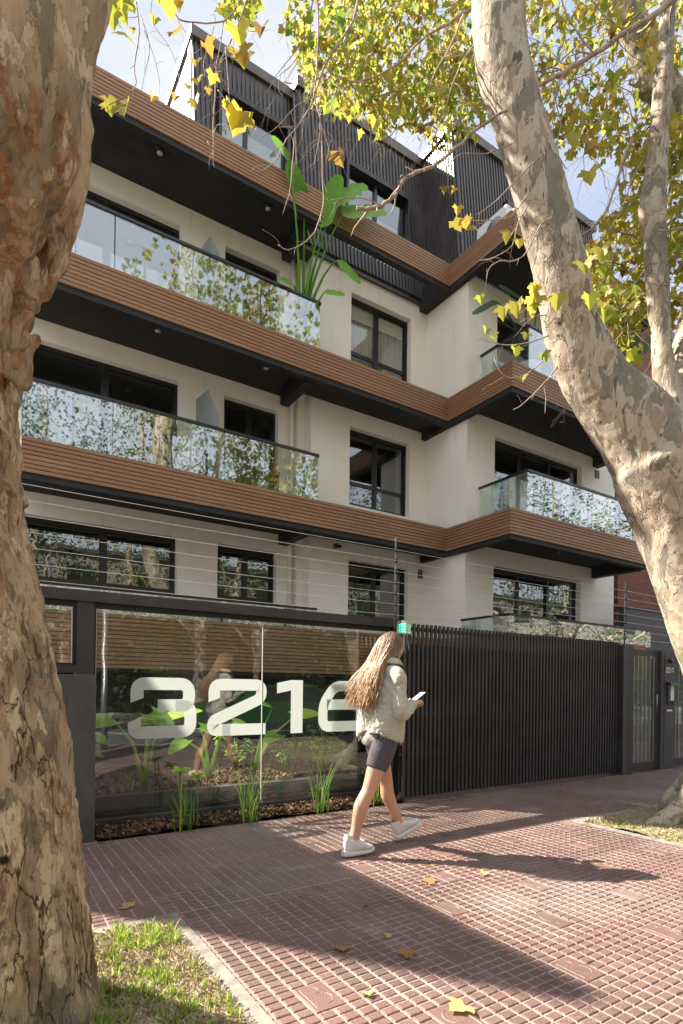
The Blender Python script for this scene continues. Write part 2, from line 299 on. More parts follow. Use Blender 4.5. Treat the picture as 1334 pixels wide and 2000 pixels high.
# ------------------------------------------------------------------ mesh builder
KS = 1.0            # depth refinement: builds the same measured thing a little nearer or farther
def ks(p):
    p = Vector(p); return Vector((p.x*KS, p.y*KS, CH+(p.z-CH)*KS))
class MB:
    def __init__(s): s.v = []; s.f = []; s.r = []; s.sm = []
    def add(s, vs, fs, rnd=None, smooth=False):
        o = len(s.v); s.v += [tuple(v) for v in vs]; s.f += [tuple(i+o for i in f) for f in fs]
        s.r += [R.random() if rnd is None else rnd]*len(vs); s.sm += [smooth]*len(fs); return s
    def box(s, x0, x1, y0, y1, z0, z1, rnd=None):
        v = [(x, y, z) for x in (x0, x1) for y in (y0, y1) for z in (z0, z1)]
        return s.add(v, [(0, 1, 3, 2), (4, 6, 7, 5), (0, 4, 5, 1), (2, 3, 7, 6), (0, 2, 6, 4), (1, 5, 7, 3)], rnd)
    def bar(s, p, q, w, h, upv=(0, 0, 1), rnd=None):
        """box beam from p to q"""
        p, q = Vector(p), Vector(q); d = (q-p).normalized(); u = Vector(upv); a = d.cross(u).normalized(); b = a.cross(d).normalized()
        v = [e+a*(i*w/2)+b*(j*h/2) for e in (p, q) for i, j in ((-1, -1), (1, -1), (1, 1), (-1, 1))]
        return s.add(v, [(3, 2, 1, 0), (4, 5, 6, 7), (0, 1, 5, 4), (1, 2, 6, 5), (2, 3, 7, 6), (3, 0, 4, 7)], rnd)
    def tube(s, pts, rad, n=8, cap=True, rnd=None, squash=1.0):
        pts = [Vector(p) for p in pts]; k = len(pts)
        if not hasattr(rad, '__len__'): rad = [rad]*k
        t0 = (pts[1]-pts[0]).normalized(); a = t0.orthogonal().normalized(); V = []
        for i, p in enumerate(pts):
            t = (pts[min(i+1, k-1)]-pts[max(i-1, 0)]).normalized()
            a = (a-t*a.dot(t)).normalized(); b = t.cross(a)
            for j in range(n):
                an = 2*pi*j/n; V.append(p+a*(cos(an)*rad[i])+b*(sin(an)*rad[i]*squash))
        F = [(i*n+j, i*n+(j+1) % n, (i+1)*n+(j+1) % n, (i+1)*n+j) for i in range(k-1) for j in range(n)]
        if cap: F += [tuple(range(n-1, -1, -1)), tuple(range((k-1)*n, k*n))]
        return s.add(V, F, rnd, True)
    def prism(s, poly, off, rnd=None):
        """polygon (3-D points) extruded by vector off"""
        n = len(poly); off = Vector(off); v = [Vector(p) for p in poly]+[Vector(p)+off for p in poly]
        return s.add(v, [tuple(range(n)), tuple(range(2*n-1, n-1, -1))]+[(i, i+n, (i+1) % n+n, (i+1) % n) for i in range(n)], rnd)
    def cyl(s, c, r, h, n=20, r2=None, ax=2):
        c = Vector(c); e = Vector([0, 0, 0]); e[ax] = h; return s.tube([c, c+e], [r, r if r2 is None else r2], n)
    def obj(s, name, mat, org=(0, 0, 0), parent=None, label=None, fixn=False):
        me = bpy.data.meshes.new(name); o = Vector(org)
        a = np.array(s.v, dtype=float).reshape(-1, 3)
        if KS != 1: a = (a-np.array((0, 0, CH)))*KS+np.array((0, 0, CH))
        a = a-np.array(o)
        me.from_pydata(a.tolist(), [], s.f); me.materials.append(mat)
        at_ = me.attributes.new('rnd', 'FLOAT', 'POINT'); at_.data.foreach_set('value', s.r)
        me.polygons.foreach_set('use_smooth', s.sm); me.update()
        ob = bpy.data.objects.new(name, me); C.objects.link(ob)
        if parent is not None: ob.parent = parent
        else: ob.location = o
        if label: ob['label'] = label
        return ob
def tag(o, label=None, cat=None, group=None, kind=None):
    if label: o['label'] = label
    if cat: o['category'] = cat
    if group: o['group'] = group
    if kind: o['kind'] = kind
    return o
class Thing:
    def __init__(s, name, label, cat, loc=(0, 0, 0), group=None):
        s.loc = ks(loc); s.o = bpy.data.objects.new(name, None); s.o.empty_display_size = .2; C.objects.link(s.o); s.o.location = s.loc
        tag(s.o, label, cat, group)
    def part(s, name, mb, mat, label=None): return mb.obj(name, Mt[mat] if isinstance(mat, str) else mat, s.loc, s.o, label)
    def sub(s, parent, name, mb, mat, label=None): return mb.obj(name, Mt[mat] if isinstance(mat, str) else mat, s.loc, parent, label)
def single(name, mb, mat, label, cat, loc=(0, 0, 0), group=None):
    return tag(mb.obj(name, Mt[mat], loc), label, cat, group)
def struct(name, mb, mat): return tag(mb.obj(name, Mt[mat]), kind='structure')
def bevel(o, w=.004, seg=2):
    b = o.modifiers.new('bevel', 'BEVEL'); b.width = w; b.segments = seg; b.limit_method = 'ANGLE'; return o

# ================================================================== SETTING
g = MB(); g.add([(-150, -150, -.16), (150, -150, -.16), (150, 150, -.16), (-150, 150, -.16)], [(0, 1, 2, 3)]); struct('ground', g, 'grey')
# street with pale markings and the far pavement
g = MB(); g.add([(-60, -11, -.15), (60, -11, -.15), (60, -1.9, -.15), (-60, -1.9, -.15)], [(0, 1, 2, 3)]); struct('road', g, 'asphalt')
g = MB(); g.box(-60, 60, -6.5, -6.4, -.148, -.144); tag(g.obj('road_marking', Mt['white']), kind='structure')
g = MB(); g.box(-60, 60, -15, -11.0, -.15, 0); struct('far_pavement', g, 'conc')
# tiled pavement: sheet pieces around the two tree beds
LB = (-2.2, .86, -.7, 3.02); RB = (4.86, 8.2, -.7, 3.28)      # left bed, right bed: x0 x1 y0 y1
g = MB()
def flat(mb, x0, x1, y0, y1, z): mb.add([(x0, y0, z), (x1, y0, z), (x1, y1, z), (x0, y1, z)], [(0, 1, 2, 3)], .5)
e = .085
flat(g, -30, 40, LB[3]+e, 4.80, 0); flat(g, -30, LB[0]-e, -1.75, LB[3]+e, 0); flat(g, LB[1]+e, RB[0]-e, -1.75, LB[3]+e, 0)
flat(g, RB[1]+e, 40, -1.75, LB[3]+e, 0); flat(g, LB[0]-e, LB[1]+e, -1.75, LB[2]-e, 0); flat(g, RB[0]-e, RB[1]+e, -1.75, LB[2]-e, 0)
me_ = g
g2 = MB(); flat(g2, -30, RB[0]-e, LB[3]+e, 4.84, 0); flat(g2, RB[0]-e, RB[1]+e, RB[3]+e, 4.84, 0); flat(g2, RB[1]+e, 40, LB[3]+e, 4.84, 0)
flat(g2, 3.98, 40, 4.84, 9.0, 0); flat(g2, -30, .80, 4.84, 5.0, 0)
for q in ((-30, LB[0]-e, -1.75, LB[3]+e), (LB[1]+e, RB[0]-e, -1.75, LB[3]+e), (RB[1]+e, 40, -1.75, LB[3]+e), (LB[0]-e, LB[1]+e, -1.75, LB[2]-e), (RB[0]-e, RB[1]+e, -1.75, LB[2]-e)): flat(g2, *q, 0)
# near the camera the tiles are real relief: a sunken bed of joints with raised pads standing on it
NX0, NX1, NY0, NY1 = -.4, 9.5, .55, 4.84
rects = []
def carve(r):
    x0, x1, y0, y1 = r; a0, a1, b0, b1 = max(x0, NX0), min(x1, NX1), max(y0, NY0), min(y1, NY1)
    if a0 >= a1 or b0 >= b1: return [r]
    rects.append((a0, a1, b0, b1)); o = []
    if x0 < a0: o.append((x0, a0, y0, y1))
    if a1 < x1: o.append((a1, x1, y0, y1))
    if y0 < b0: o.append((a0, a1, y0, b0))
    if b1 < y1: o.append((a0, a1, b1, y1))
    return o
P0 = [(-30, RB[0]-e, LB[3]+e, 4.84), (RB[0]-e, RB[1]+e, RB[3]+e, 4.84), (RB[1]+e, 40, LB[3]+e, 4.84), (3.98, 40, 4.84, 9.0), (-30, .80, 4.84, 5.0), (-30, LB[0]-e, -1.75, LB[3]+e), (LB[1]+e, RB[0]-e, -1.75, LB[3]+e), (RB[1]+e, 40, -1.75, LB[3]+e), (LB[0]-e, LB[1]+e, -1.75, LB[2]-e), (RB[0]-e, RB[1]+e, -1.75, LB[2]-e)]
g2 = MB()
for r_ in P0:
    for q in carve(r_): flat(g2, *q, 0)
struct('pavement', g2, 'tiles')
g2 = MB(); TX, TY = .368, .41; cw, ch = TX/5, TY/8
for (a0, a1, b0, b1) in rects: g2.add([(a0, b0, -.0055), (a1, b0, -.0055), (a1, b1, -.0055), (a0, b1, -.0055)], [(0, 1, 2, 3)], 0)
def pad(x0, x1, y0, y1, z, tx, ty):
    for (a0, a1, b0, b1) in rects:
        u0, u1, v0, v1 = max(x0, a0), min(x1, a1), max(y0, b0), min(y1, b1)
        if u1-u0 < .012 or v1-v0 < .012: continue
        gx, gy = .0042, .0042; j = lambda: R.uniform(-.0011, .0011); cx, cy = (x0+x1)/2, (y0+y1)/2
        B4 = [(u0+gx+j(), v0+gy+j()), (u1-gx+j(), v0+gy+j()), (u1-gx+j(), v1-gy+j()), (u0+gx+j(), v1-gy+j())]; s4 = [(1, 1), (-1, 1), (-1, -1), (1, -1)]; t = .0022
        V = [(x, y, -.0056) for x, y in B4]+[(x+sx*t, y+sy*t, z+(x-cx)*tx+(y-cy)*ty-.0012) for (x, y), (sx, sy) in zip(B4, s4)]+[(x+sx*t*2, y+sy*t*2, z+(x-cx)*tx+(y-cy)*ty) for (x, y), (sx, sy) in zip(B4, s4)]
        k0 = len(g2.v); g2.add(V, [(8, 9, 10, 11)]+[(i, (i+1) % 4, 4+(i+1) % 4, 4+i) for i in range(4)]+[(4+i, 4+(i+1) % 4, 8+(i+1) % 4, 8+i) for i in range(4)], 1.0)
        for q_ in range(4): g2.r[k0+q_] = 0.0
def mark(cx, cy, flip):
    for P in ([(-.05, -.075), (-.05, .075)], [(.045*cos(t), -.02+.045*sin(t)) for t in [(-1.5+3.0*i/9) for i in range(10)]], [(-.02+.04*cos(t), .05+.035*sin(t)) for t in [(-.2+1.6*i/6) for i in range(7)]]):
        P = [(cx+a*flip, cy+b*flip) for a, b in P]; V = []
        for i, (a, b) in enumerate(P):
            p, n_ = P[max(i-1, 0)], P[min(i+1, len(P)-1)]; dx, dy = n_[0]-p[0], n_[1]-p[1]; l = sqrt(dx*dx+dy*dy) or 1; ox, oy = -dy/l*.0022, dx/l*.0022; V += [(a+ox, b+oy, .0004), (a, b, .0022), (a-ox, b-oy, .0004)]
        g2.add(V, [f for i in range(len(P)-1) for f in ((3*i, 3*i+1, 3*i+4, 3*i+3), (3*i+1, 3*i+2, 3*i+5, 3*i+4))], .45)
for i in range(-8, 24):
    for j in range(-5, 10):
        ox, oy = 1.55-.2208+i*TX, 1.56-.205+j*TY
        if ox > NX1 or ox+TX < NX0 or oy > NY1 or oy+TY < NY0: continue
        z = R.gauss(0, .0007); tx, ty = R.gauss(0, .004), R.gauss(0, .004); par = (i+j) % 2 == 0
        for a in range(5):
            for b in range(8):
                if par and a in (2, 3) and 2 <= b <= 5: continue
                cx, cy = ox+(a+.5)*cw-(ox+TX/2), oy+(b+.5)*ch-(oy+TY/2); pad(ox+a*cw, ox+(a+1)*cw, oy+b*ch, oy+(b+1)*ch, z+cx*tx+cy*ty+R.gauss(0, .0002), tx, ty)
        if par:
            x0, y0 = ox+2*cw, oy+2*ch; pad(x0, x0+2*cw, y0, y0+4*ch, 0.0, 0, 0)
            if any(r[0] < x0 and x0+2*cw < r[1] and r[2] < y0 and y0+4*ch < r[3] for r in rects): mark(x0+cw, y0+2*ch, R.choice((1, -1)))
struct('pavement', g2, 'tiles_geo')
g = MB(); g.box(-60, 60, -1.9, -1.75, -.15, .0); tag(g.obj('kerb', Mt['conc']), kind='structure')
def edging(B, y1=None):
    x0, x1, y0, y1 = B; m = MB()
    m.box(x0-e, x1+e, y1, y1+e, -.1, .004); m.box(x0-e, x1+e, y0-e, y0, -.1, .004); m.box(x0-e, x0, y0, y1, -.1, .004); m.box(x1, x1+e, y0, y1, -.1, .004)
    return m
tag(edging(LB).obj('kerb', Mt['conc']), kind='structure'); tag(edging(RB).obj('kerb', Mt['conc']), kind='structure')
def bumpy(B, z, amp, n, seed=0, hump=None):
    x0, x1, y0, y1 = B; m = MB(); V = []; k = n
    for i in range(k+1):
        for j in range(k+1):
            x = x0+(x1-x0)*i/k; y = y0+(y1-y0)*j/k
            h = noise.noise(Vector((x*2.3, y*2.3, seed)))*amp+noise.noise(Vector((x*9, y*9, seed)))*amp*.45
            if hump: h += hump(x, y)
            V.append((x, y, z+h))
    m.add(V, [(i*(k+1)+j, (i+1)*(k+1)+j, (i+1)*(k+1)+j+1, i*(k+1)+j+1) for i in range(k) for j in range(k)], .5, True); return m
struct('bed_soil', bumpy(LB, -.012, .02, 60, 1), 'straw')
struct('bed_soil', bumpy(RB, .0, .03, 60, 2, lambda x, y: .06*math.exp(-((x-5.9)**2+(y-2.6)**2)/.4)), 'straw')

def blades(n, region, mat, label, hgt=(.03, .075), wid=.004, dens=None, z=0, lean=.7):
    m = MB(); x0, x1, y0, y1 = region; k = 0
    while k < n:
        x = R.uniform(x0, x1); y = R.uniform(y0, y1); dn = noise.noise(Vector((x*4.1, y*4.1, 5)))*.35+.5+noise.noise(Vector((x*14, y*14, 3)))*.55
        if dn < (dens if dens else .42)+R.random()*.12: k += .15; continue
        a = R.uniform(0, 2*pi); h = R.uniform(*hgt)*(0.6+dn); l = h*R.uniform(.1, lean); w_ = wid*R.uniform(.6, 1.3); dx, dy = cos(a), sin(a); sx, sy = -dy*w_, dx*w_
        m.add([(x-sx, y-sy, z), (x+sx, y+sy, z), (x+dx*l*.4+sx*.8, y+dy*l*.4+sy*.8, z+h*.6), (x+dx*l*.4-sx*.8, y+dy*l*.4-sy*.8, z+h*.6), (x+dx*l, y+dy*l, z+h)],
              [(0, 1, 2, 3), (3, 2, 4)], min(1, max(0, R.gauss(.55, .22)))); k += 1
    return m
tag(blades(15000, (-.4, .86, .9, 3.0), None, '', (.018, .062), .0030, .47).obj('grass', Mt['grass']), 'short bright green grass in the left tree bed', kind='stuff')
tag(blades(9000, (4.88, 7.6, 1.6, 3.26), None, '', (.012, .030), .003, .46).obj('grass', Mt['grass']), 'sparse dry grass round the right tree', kind='stuff')

def litter(n, reg, z):
    m = MB(); x0, x1, y0, y1 = reg
    for _ in range(n):
        x, y = R.uniform(x0, x1), R.uniform(y0, y1); a = R.uniform(0, 3.14); l = R.uniform(.01, .045); q_ = R.uniform(.0005, .0015); dx, dy = cos(a), sin(a); z0 = z+R.uniform(0, .018)
        m.add([(x-dy*q_, y+dx*q_, z0), (x+dy*q_, y-dx*q_, z0), (x+dx*l+dy*q_, y+dy*l-dx*q_, z0+R.uniform(-.006, .016)), (x+dx*l-dy*q_, y+dy*l+dx*q_, z0+R.uniform(-.006, .016))], [(0, 1, 2, 3)])
    return m
tag(litter(26000, (-.2, .86, 1.2, 3.0), .004).obj('dry_grass', Mt['hay']), 'dry straw and dead grass lying in the left tree bed', kind='stuff')
tag(litter(16000, (4.87, 7.6, 1.8, 3.27), .004).obj('dry_grass', Mt['hay']), 'dry straw and dead grass round the foot of the right tree', kind='stuff')
# mulch in front of the glass fence
g = bumpy((.80, 3.98, 4.83, 5.26), .02, .035, 70, 4); g3 = MB()
def chips(m, n, x0, x1, y0, y1, z, s=(.012, .035)):
    for _ in range(n):
        x, y = R.uniform(x0, x1), R.uniform(y0, y1); q = R.uniform(*s); M3 = Matrix.Rotation(R.uniform(0, 6.28), 3, 'Z') @ Matrix.Rotation(R.gauss(0, .5), 3, 'X') @ Matrix.Rotation(R.gauss(0, .5), 3, 'Y')
        P = [Vector((cos(t)*q*R.uniform(.6, 1), sin(t)*q*R.uniform(.35, .8), R.uniform(-.1, .3)*q)) for t in (0, 1.2, 2.3, 3.4, 4.7)]
        m.add([M3 @ p+Vector((x, y, z+R.uniform(0, .03))) for p in P], [(0, 1, 2, 3, 4)])
chips(g3, 4200, .82, 3.97, 4.84, 5.24, .02)
tag(g.obj('soil', Mt['soil']), kind='structure')
tag(g3.obj('mulch', Mt['mulch']), 'brown leaf litter and bark chips in the strip before the glass fence', kind='stuff')

# ================================================================== APARTMENT BUILDING
XL, XR = .50, 13.40
YF, YC, YL_, YR, YB = 8.91, 9.57, 9.85, 8.25, 7.20       # fascia, centre wall, left wall, right wall, right fascia
XS, XC = 8.28, 8.36                                     # side wall, fascia side
LV = [(1.49, 2.31), (4.16, 4.655), (6.92, 7.41), (9.78, 10.25)]   # fascia bottom / top per level
B = Thing('apartment_building', 'cream four storey apartment building with timber fascias and a dark metal top floor', 'building', (XL, YF, 0))

def wall(mb, x0, x1, z0, z1, y0, y1, ops):
    xs = sorted({x0, x1, *[o[0] for o in ops], *[o[1] for o in ops]}); zs = sorted({z0, z1, *[o[2] for o in ops], *[o[3] for o in ops]})
    for i in range(len(xs)-1):
        run = None
        for j in range(len(zs)-1):
            cx, cz = (xs[i]+xs[i+1])/2, (zs[j]+zs[j+1])/2
            hole = any(o[0] < cx < o[1] and o[2] < cz < o[3] for o in ops)
            if not hole:
                if run is None: run = zs[j]
            if hole and run is not None: mb.box(xs[i], xs[i+1], y0, y1, run, zs[j]); run = None
        if run is not None: mb.box(xs[i], xs[i+1], y0, y1, run, zs[-1])
WL = [(.55, 2.93, 1), (3.66, 4.84, 1), (.55, 2.94, 2), (3.75, 4.84, 2), (.55, 2.94, 3), (3.74, 4.84, 3)]
HD = {1: 3.83, 2: 6.53, 3: 9.24}; SL = {1: (2.36, 2.36), 2: (4.66, 4.66), 3: (7.42, 7.42)}
opsL = [(a, b, (2.84 if k == 1 else SL[k][0]+.02), HD[k]) for a, b, k in WL]
opsC = [(6.31, 7.87, 2.66, HD[1]), (6.31, 7.87, 4.95, HD[2]), (6.31, 7.87, 7.68, HD[3])]
opsR = [(9.07, 12.05, 2.34, HD[1]), (9.07, 12.05, 4.68, HD[2]), (9.10, 12.05, 7.43, HD[3])]
T = .30; KL, KC, KR = 1.0355, 1.024, 1.0315; YLs, YCs, YRs = YL_*KL, YC*KC, YR*KR
KS = KL
m = MB(); wall(m, XL, 5.20, 2.0, 9.6, YL_, YL_+T, opsL); B.part('facade_wall', m, 'stucco')
m = MB(); m.box(5.20, 5.345, 9.72, YL_+T+.02, 2.0, 9.6); B.part('wall_pilaster', m, 'stucco')
KS = KC
m = MB(); wall(m, 5.41, XS+.06, 0, 9.62, YC, YC+T+.2, opsC); B.part('facade_wall', m, 'stucco')
KS = KR
m = MB(); wall(m, XS-.03, XR, 0, 9.60, YR, YR+T, opsR); m.box(XS-.03, XS+T, YR+T, YC+T+.2, 0, 9.60); B.part('facade_wall', m, 'stucco')
KS = KL
m = MB(); m.tube([(5.10, 9.80, 1.6), (5.10, 9.80, 9.6)], .045, 12); B.part('downpipe', m, 'stucco')
# dark rooms behind: floors, back and side walls
m = MB()
m.box(XL, XL+.15, YL_+T, 15, 0, 9.9); m.box(XR-.2, XR, YR+T, 15, 0, 9.9); m.box(XL, XR, 15, 15.2, 0, 13.0)
B.part('side_wall', m, 'grey')
m = MB()
for z in (2.05, 4.42, 7.17, 9.70): m.box(XL+.16, XR-.16, 10.16, 14.98, z, z+.22); m.box(8.6, XR-.16, 8.57, 10.15, z, z+.22)
m.box(5.2, 5.35, 10.2, 14.9, 2.3, 9.68); m.box(8.62, 8.75, 10.3, 14.9, 2.3, 9.68); m.box(XL+.2, XR-.2, 12.6, 12.75, 2.3, 9.68)
B.part('interior', m, 'interior')
m = MB(); m.box(XL, 8.30, 9.3, 9.42, 0, 1.5); m.box(XL, XR, YR-.02, YR+.0, .01, .02); B.part('basement_wall', m, 'backing')

def window(x0, x1, z0, z1, yw, mull, trans=None, gl='glass', cur=None, fr=.055, open_=None):
    y = yw+.13; d = .06; m = MB()
    m.box(x0, x1, y, y+d, z1-fr*1.3, z1); m.box(x0, x1, y, y+d, z0, z0+fr); m.box(x0, x0+fr, y, y+d, z0+fr, z1-fr*1.3); m.box(x1-fr, x1, y, y+d, z0+fr, z1-fr*1.3)
    for a in mull: m.box(a-fr*.6, a+fr*.6, y+.004, y+d+.02, z0+fr, z1-fr*1.3)
    xs = [x0+fr]+[q for a in mull for q in (a-fr*.6, a+fr*.6)]+[x1-fr]
    zt = z1-fr*1.3
    # sash frames inside each leaf
    for i in range(0, len(xs), 2):
        a, b = xs[i], xs[i+1]; yy = y+.012+.02*(i//2 % 2)
        m.box(a, a+.03, yy, yy+.03, z0+fr, zt); m.box(b-.03, b, yy, yy+.03, z0+fr, zt); m.box(a+.03, b-.03, yy, yy+.03, z0+fr, z0+fr+.035); m.box(a+.03, b-.03, yy, yy+.03, zt-.035, zt)
        if trans: m.box(a+.03, b-.03, yy-.004, yy+.034, trans-.035, trans+.035)
    w_ = B.part('window', m, 'frame'); 
    for i in range(0, len(xs), 2):
        p = MB(); yy = y+.028+.02*(i//2 % 2); p.box(xs[i]+.031, xs[i+1]-.031, yy, yy+.006, z0+fr+.036, zt-.036); B.sub(w_, 'pane', p, gl)
    if cur:
        c0, c1, cz0, cz1 = cur; c = MB(); n = int((c1-c0)/.012); V = []; 
        for i in range(n+1):
            xx = c0+(c1-c0)*i/n; yy = y+.11+.026*sin(xx*62+2*noise.noise(Vector((xx*3, 0, 0)))); V += [(xx, yy, cz0), (xx, yy, cz1)]
        c.add(V, [(2*i, 2*i+2, 2*i+3, 2*i+1) for i in range(n)], .5, True); B.sub(w_, 'curtain', c, 'curtain')
    return w_
KS = KL
window(.55, 2.93, 2.84, HD[1], YL_, [1.75]); window(3.66, 4.84, 2.84, HD[1], YL_, [4.25])
window(.55, 2.94, 4.68, HD[2], YL_, [1.75]); window(3.75, 4.84, 4.68, HD[2], YL_, [4.30])
window(.55, 2.94, 7.44, HD[3], YL_, [1.75]); window(3.74, 4.84, 7.44, HD[3], YL_, [4.29])
KS = KC
window(6.31, 7.87, 2.66, HD[1], YC, [7.05]); window(6.31, 7.87, 4.95, HD[2], YC, [7.05], 5.45); window(6.31, 7.87, 7.68, HD[3], YC, [7.05], 8.12, 'glass_low', cur=(6.36, 7.82, 7.7, 9.0))
KS = KC
m = MB(); m.box(6.38, 7.80, YC+.21, YC+.22, 8.86, 9.16); B.part('roller_blind', m, 'blind')
KS = KR
window(9.07, 12.05, 2.34, HD[1], YR, [10.0, 11.0]); window(9.07, 12.05, 4.68, HD[2], YR, [10.0, 11.0]); window(9.10, 12.05, 7.43, HD[3], YR, [10.0, 11.0])

# slabs with timber fascias
KS = 1.0; YL_, YC, YR = YLs, YCs, YRs; XS = 8.50
def slats(m, p, q, out_, z0, z1, n, miter0=0, miter1=0):
    """n boards stacked between z0 and z1 running p -> q (x,y), standing out_ (x,y) proud"""
    p, q, o = Vector((*p, 0)), Vector((*q, 0)), Vector((*out_, 0)); d = (q-p).normalized(); h = (z1-z0)/n; th = .028
    L_ = (q-p).length; cuts = [0]; 
    while cuts[-1] < L_-3.2: cuts.append(cuts[-1]+R.uniform(2.2, 3.0))
    cuts.append(L_)
    for k in range(n):
        a, b = z0+k*h+.006, z0+(k+1)*h-.006
        for c0, c1 in zip(cuts[:-1], cuts[1:]):
            e0 = d*(c0+(0.0015 if c0 else 0)); e1 = d*(c1-(0.0015 if c1 < L_ else 0))
            P = [p+e0, p+e1, p+e1+o*th+(d*miter1*th if c1 == L_ else Vector()), p+e0+o*th-(d*miter0*th if c0 == 0 else Vector())]
            v = [Vector((x.x, x.y, zz)) for zz in (a, b) for x in P]
            m.add(v, [(3, 2, 1, 0), (4, 5, 6, 7), (0, 1, 5, 4), (1, 2, 6, 5), (2, 3, 7, 6), (3, 0, 4, 7)])
for lv, (z0, z1) in enumerate(LV):
    n = 13 if lv == 0 else 8
    so_ = z0-.085                                          # black rim below the boards
    m = MB(); e2 = .03
    if lv == 0:
        m.box(XL, XC+.02, YF+e2, 9.30, z0-.05, z1-.005); B.part('balcony_slab', m, 'backing')
        m = MB(); slats(m, (XL, YF+.03), (XC+.03, YF+.03), (0, -1), z0, z1, n, 0, -1); slats(m, (XC+.03, YF+.03), (XC+.03, YB+.03), (-1, 0), z0, z1, n, -1, 1); B.part('timber_fascia', m, 'wood')
        m = MB(); m.box(XC+.031, XR-.35, YB+e2, YR-.002, z0-.05, z1-.005); B.part('balcony_slab', m, 'backing')
        m = MB(); slats(m, (XC+.03, YB+.03), (XR-.4, YB+.03), (0, -1), z0, z1, n, 1, 0); B.part('timber_fascia', m, 'wood')
        continue
    # left block slab: rim beams + recessed soffit
    m.box(XL, 5.15, YF+.16, YL_-.002, z0+.12, z1-.06)                      # soffit plate / slab
    m.box(XL, XC+.029, YF+.03, YF+.16, so_, z1-.006)                       # rim behind the boards
    m.box(5.0, 5.18, YF+.165, YL_-.10, z0-.11, z1-.08)                      # cross beam at the end of the balcony
    if lv < 3: m.box(5.181, XC+.029, YF+.16, YC-.002, z0+.08, z1-.05)
    else: m.box(XC-.07, XC+.029, YF+.16, YC-.002, so_, z1-.05)
    B.part('balcony_slab', m, 'soffit')
    m = MB()
    m.box(XC+.161, XR-.56, YB+.16, YR-.002, z0+.12, z1-.06); m.box(XC+.03, XC+.16, YF+.03, YCs-.002, z0-.08, z1-.05); m.box(XC+.03, XR-.34, YB+.03, YB+.16, so_, z1-.006)
    m.box(XC+.03, XC+.16, YB+.161, YF+.029, so_, z1-.006); m.box(XR-.55, XR-.34, YB+.161, YR-.004, z0-.11, z1-.07)
    B.part('balcony_slab', m, 'soffit')
    m = MB(); slats(m, (XL, YF+.03), (XC+.03, YF+.03), (0, -1), z0, z1, n, 0, -1)
    slats(m, (XC+.03, YF+.03), (XC+.03, YB+.03), (-1, 0), z0, z1, n, -1, 1); slats(m, (XC+.03, YB+.03), (XR-.34, YB+.03), (0, -1), z0, z1, n, 1, 0)
    B.part('timber_fascia', m, 'wood')
    # surface downlights
    for (dx, dy) in ((2.41, 9.30), (4.32, 9.30), (10.40, 7.62)):
        m = MB(); m.cyl((dx, dy, z0+.02), .062, .099, 24); dl = B.part('downlight', m, 'soffit')
        m = MB(); m.cyl((dx, dy, z0+.016), .044, .003, 24); B.sub(dl, 'lens', m, 'lens')
for z in (4.6, 7.355): m = MB(); m.box(XL, 5.14, YF+.17, YL_-.01, z, z+.015); B.part('balcony_floor', m, 'grey')

# top floor: corrugated dark metal, leaning back slightly
def clad(mb, p0, p1, t0, t1, holes=(), pitch=.088):
    """ribbed sheet between bottom line p0-p1 and top line t0-t1; holes as (s0,s1,v0,v1) in metres along / fraction up"""
    p0, p1, t0, t1 = map(Vector, (p0, p1, t0, t1)); L_ = (p1-p0).length; n = int(L_/pitch); nrm = (p1-p0).cross(t0-p0).normalized()
    if nrm.y > 0 or (abs(nrm.y) < .3 and nrm.x > 0): nrm = -nrm
    def pt(s_, v, o=0): return p0.lerp(p1, s_/L_).lerp(t0.lerp(t1, s_/L_), v)+nrm*o
    for i in range(n):
        s0 = L_*i/n; s1 = L_*(i+1)/n; w0 = (s1-s0)*.32
        spans = [(0, 1)]
        for h0, h1, v0, v1 in holes:
            if s1 > h0 and s0 < h1: spans = [q for a, b in spans for q in ((a, min(b, v0)), (max(a, v1), b)) if q[1]-q[0] > .01]
        for a, b in spans:
            prof = [(s0, 0), (s0+w0*.6, 0), (s0+w0, .03), (s1-w0, .03), (s1-w0*.6, 0), (s1, 0)]
            V = [pt(s_, v, o) for v in (a, b) for s_, o in prof]
            mb.add(V, [(j, j+1, j+7, j+6) for j in range(5)], i*.37 % 1)
ZB, ZT = 9.72, 12.98; YC = 9.57; KS = 1.024
m = MB()
clad(m, (3.17, 9.78, 10.05), (5.12, 9.78, 10.05), (3.17, 10.06, 12.80), (5.12, 10.06, 12.80), [(.42, 1.84, 0, .75)])
B.part('metal_cladding', m, 'clad')
m = MB(); clad(m, (5.16, 9.50, ZB), (8.33, 9.50, ZB), (5.16, 9.84, 12.90), (8.33, 9.84, 12.90), [(1.0, 2.64, .125, .66)]); B.part('metal_cladding', m, 'clad')
m = MB(); clad(m, (8.33, 9.86, 9.66), (8.33, 8.50, 9.66), (8.33, 9.86, 13.0), (8.33, 8.84, 13.0)); B.part('metal_cladding', m, 'clad')
m = MB(); clad(m, (8.34, 8.50, 9.75), (13.2, 8.50, 9.75), (8.34, 8.84, 13.0), (13.2, 8.84, 13.0), [(1.45, 3.2, 0, .72)]); B.part('metal_cladding', m, 'clad')
m = MB()                                                   # solid volumes behind the ribs
def lean(mb, x0, x1, yb, yt, z0, z1, yk, rnd=.5):
    mb.add([(x0, yb, z0), (x1, yb, z0), (x1, yk, z0), (x0, yk, z0), (x0, yt, z1), (x1, yt, z1), (x1, yk, z1), (x0, yk, z1)], [(3, 2, 1, 0), (4, 5, 6, 7), (0, 1, 5, 4), (1, 2, 6, 5), (2, 3, 7, 6), (3, 0, 4, 7)], rnd)
lean(m, 3.17, 3.57, 9.80, 10.08, 10.0, 12.82, 10.3); lean(m, 5.03, 5.13, 9.80, 10.08, 10.0, 12.82, 10.3); m.box(3.57, 5.03, 10.03, 10.3, 12.12, 12.82)
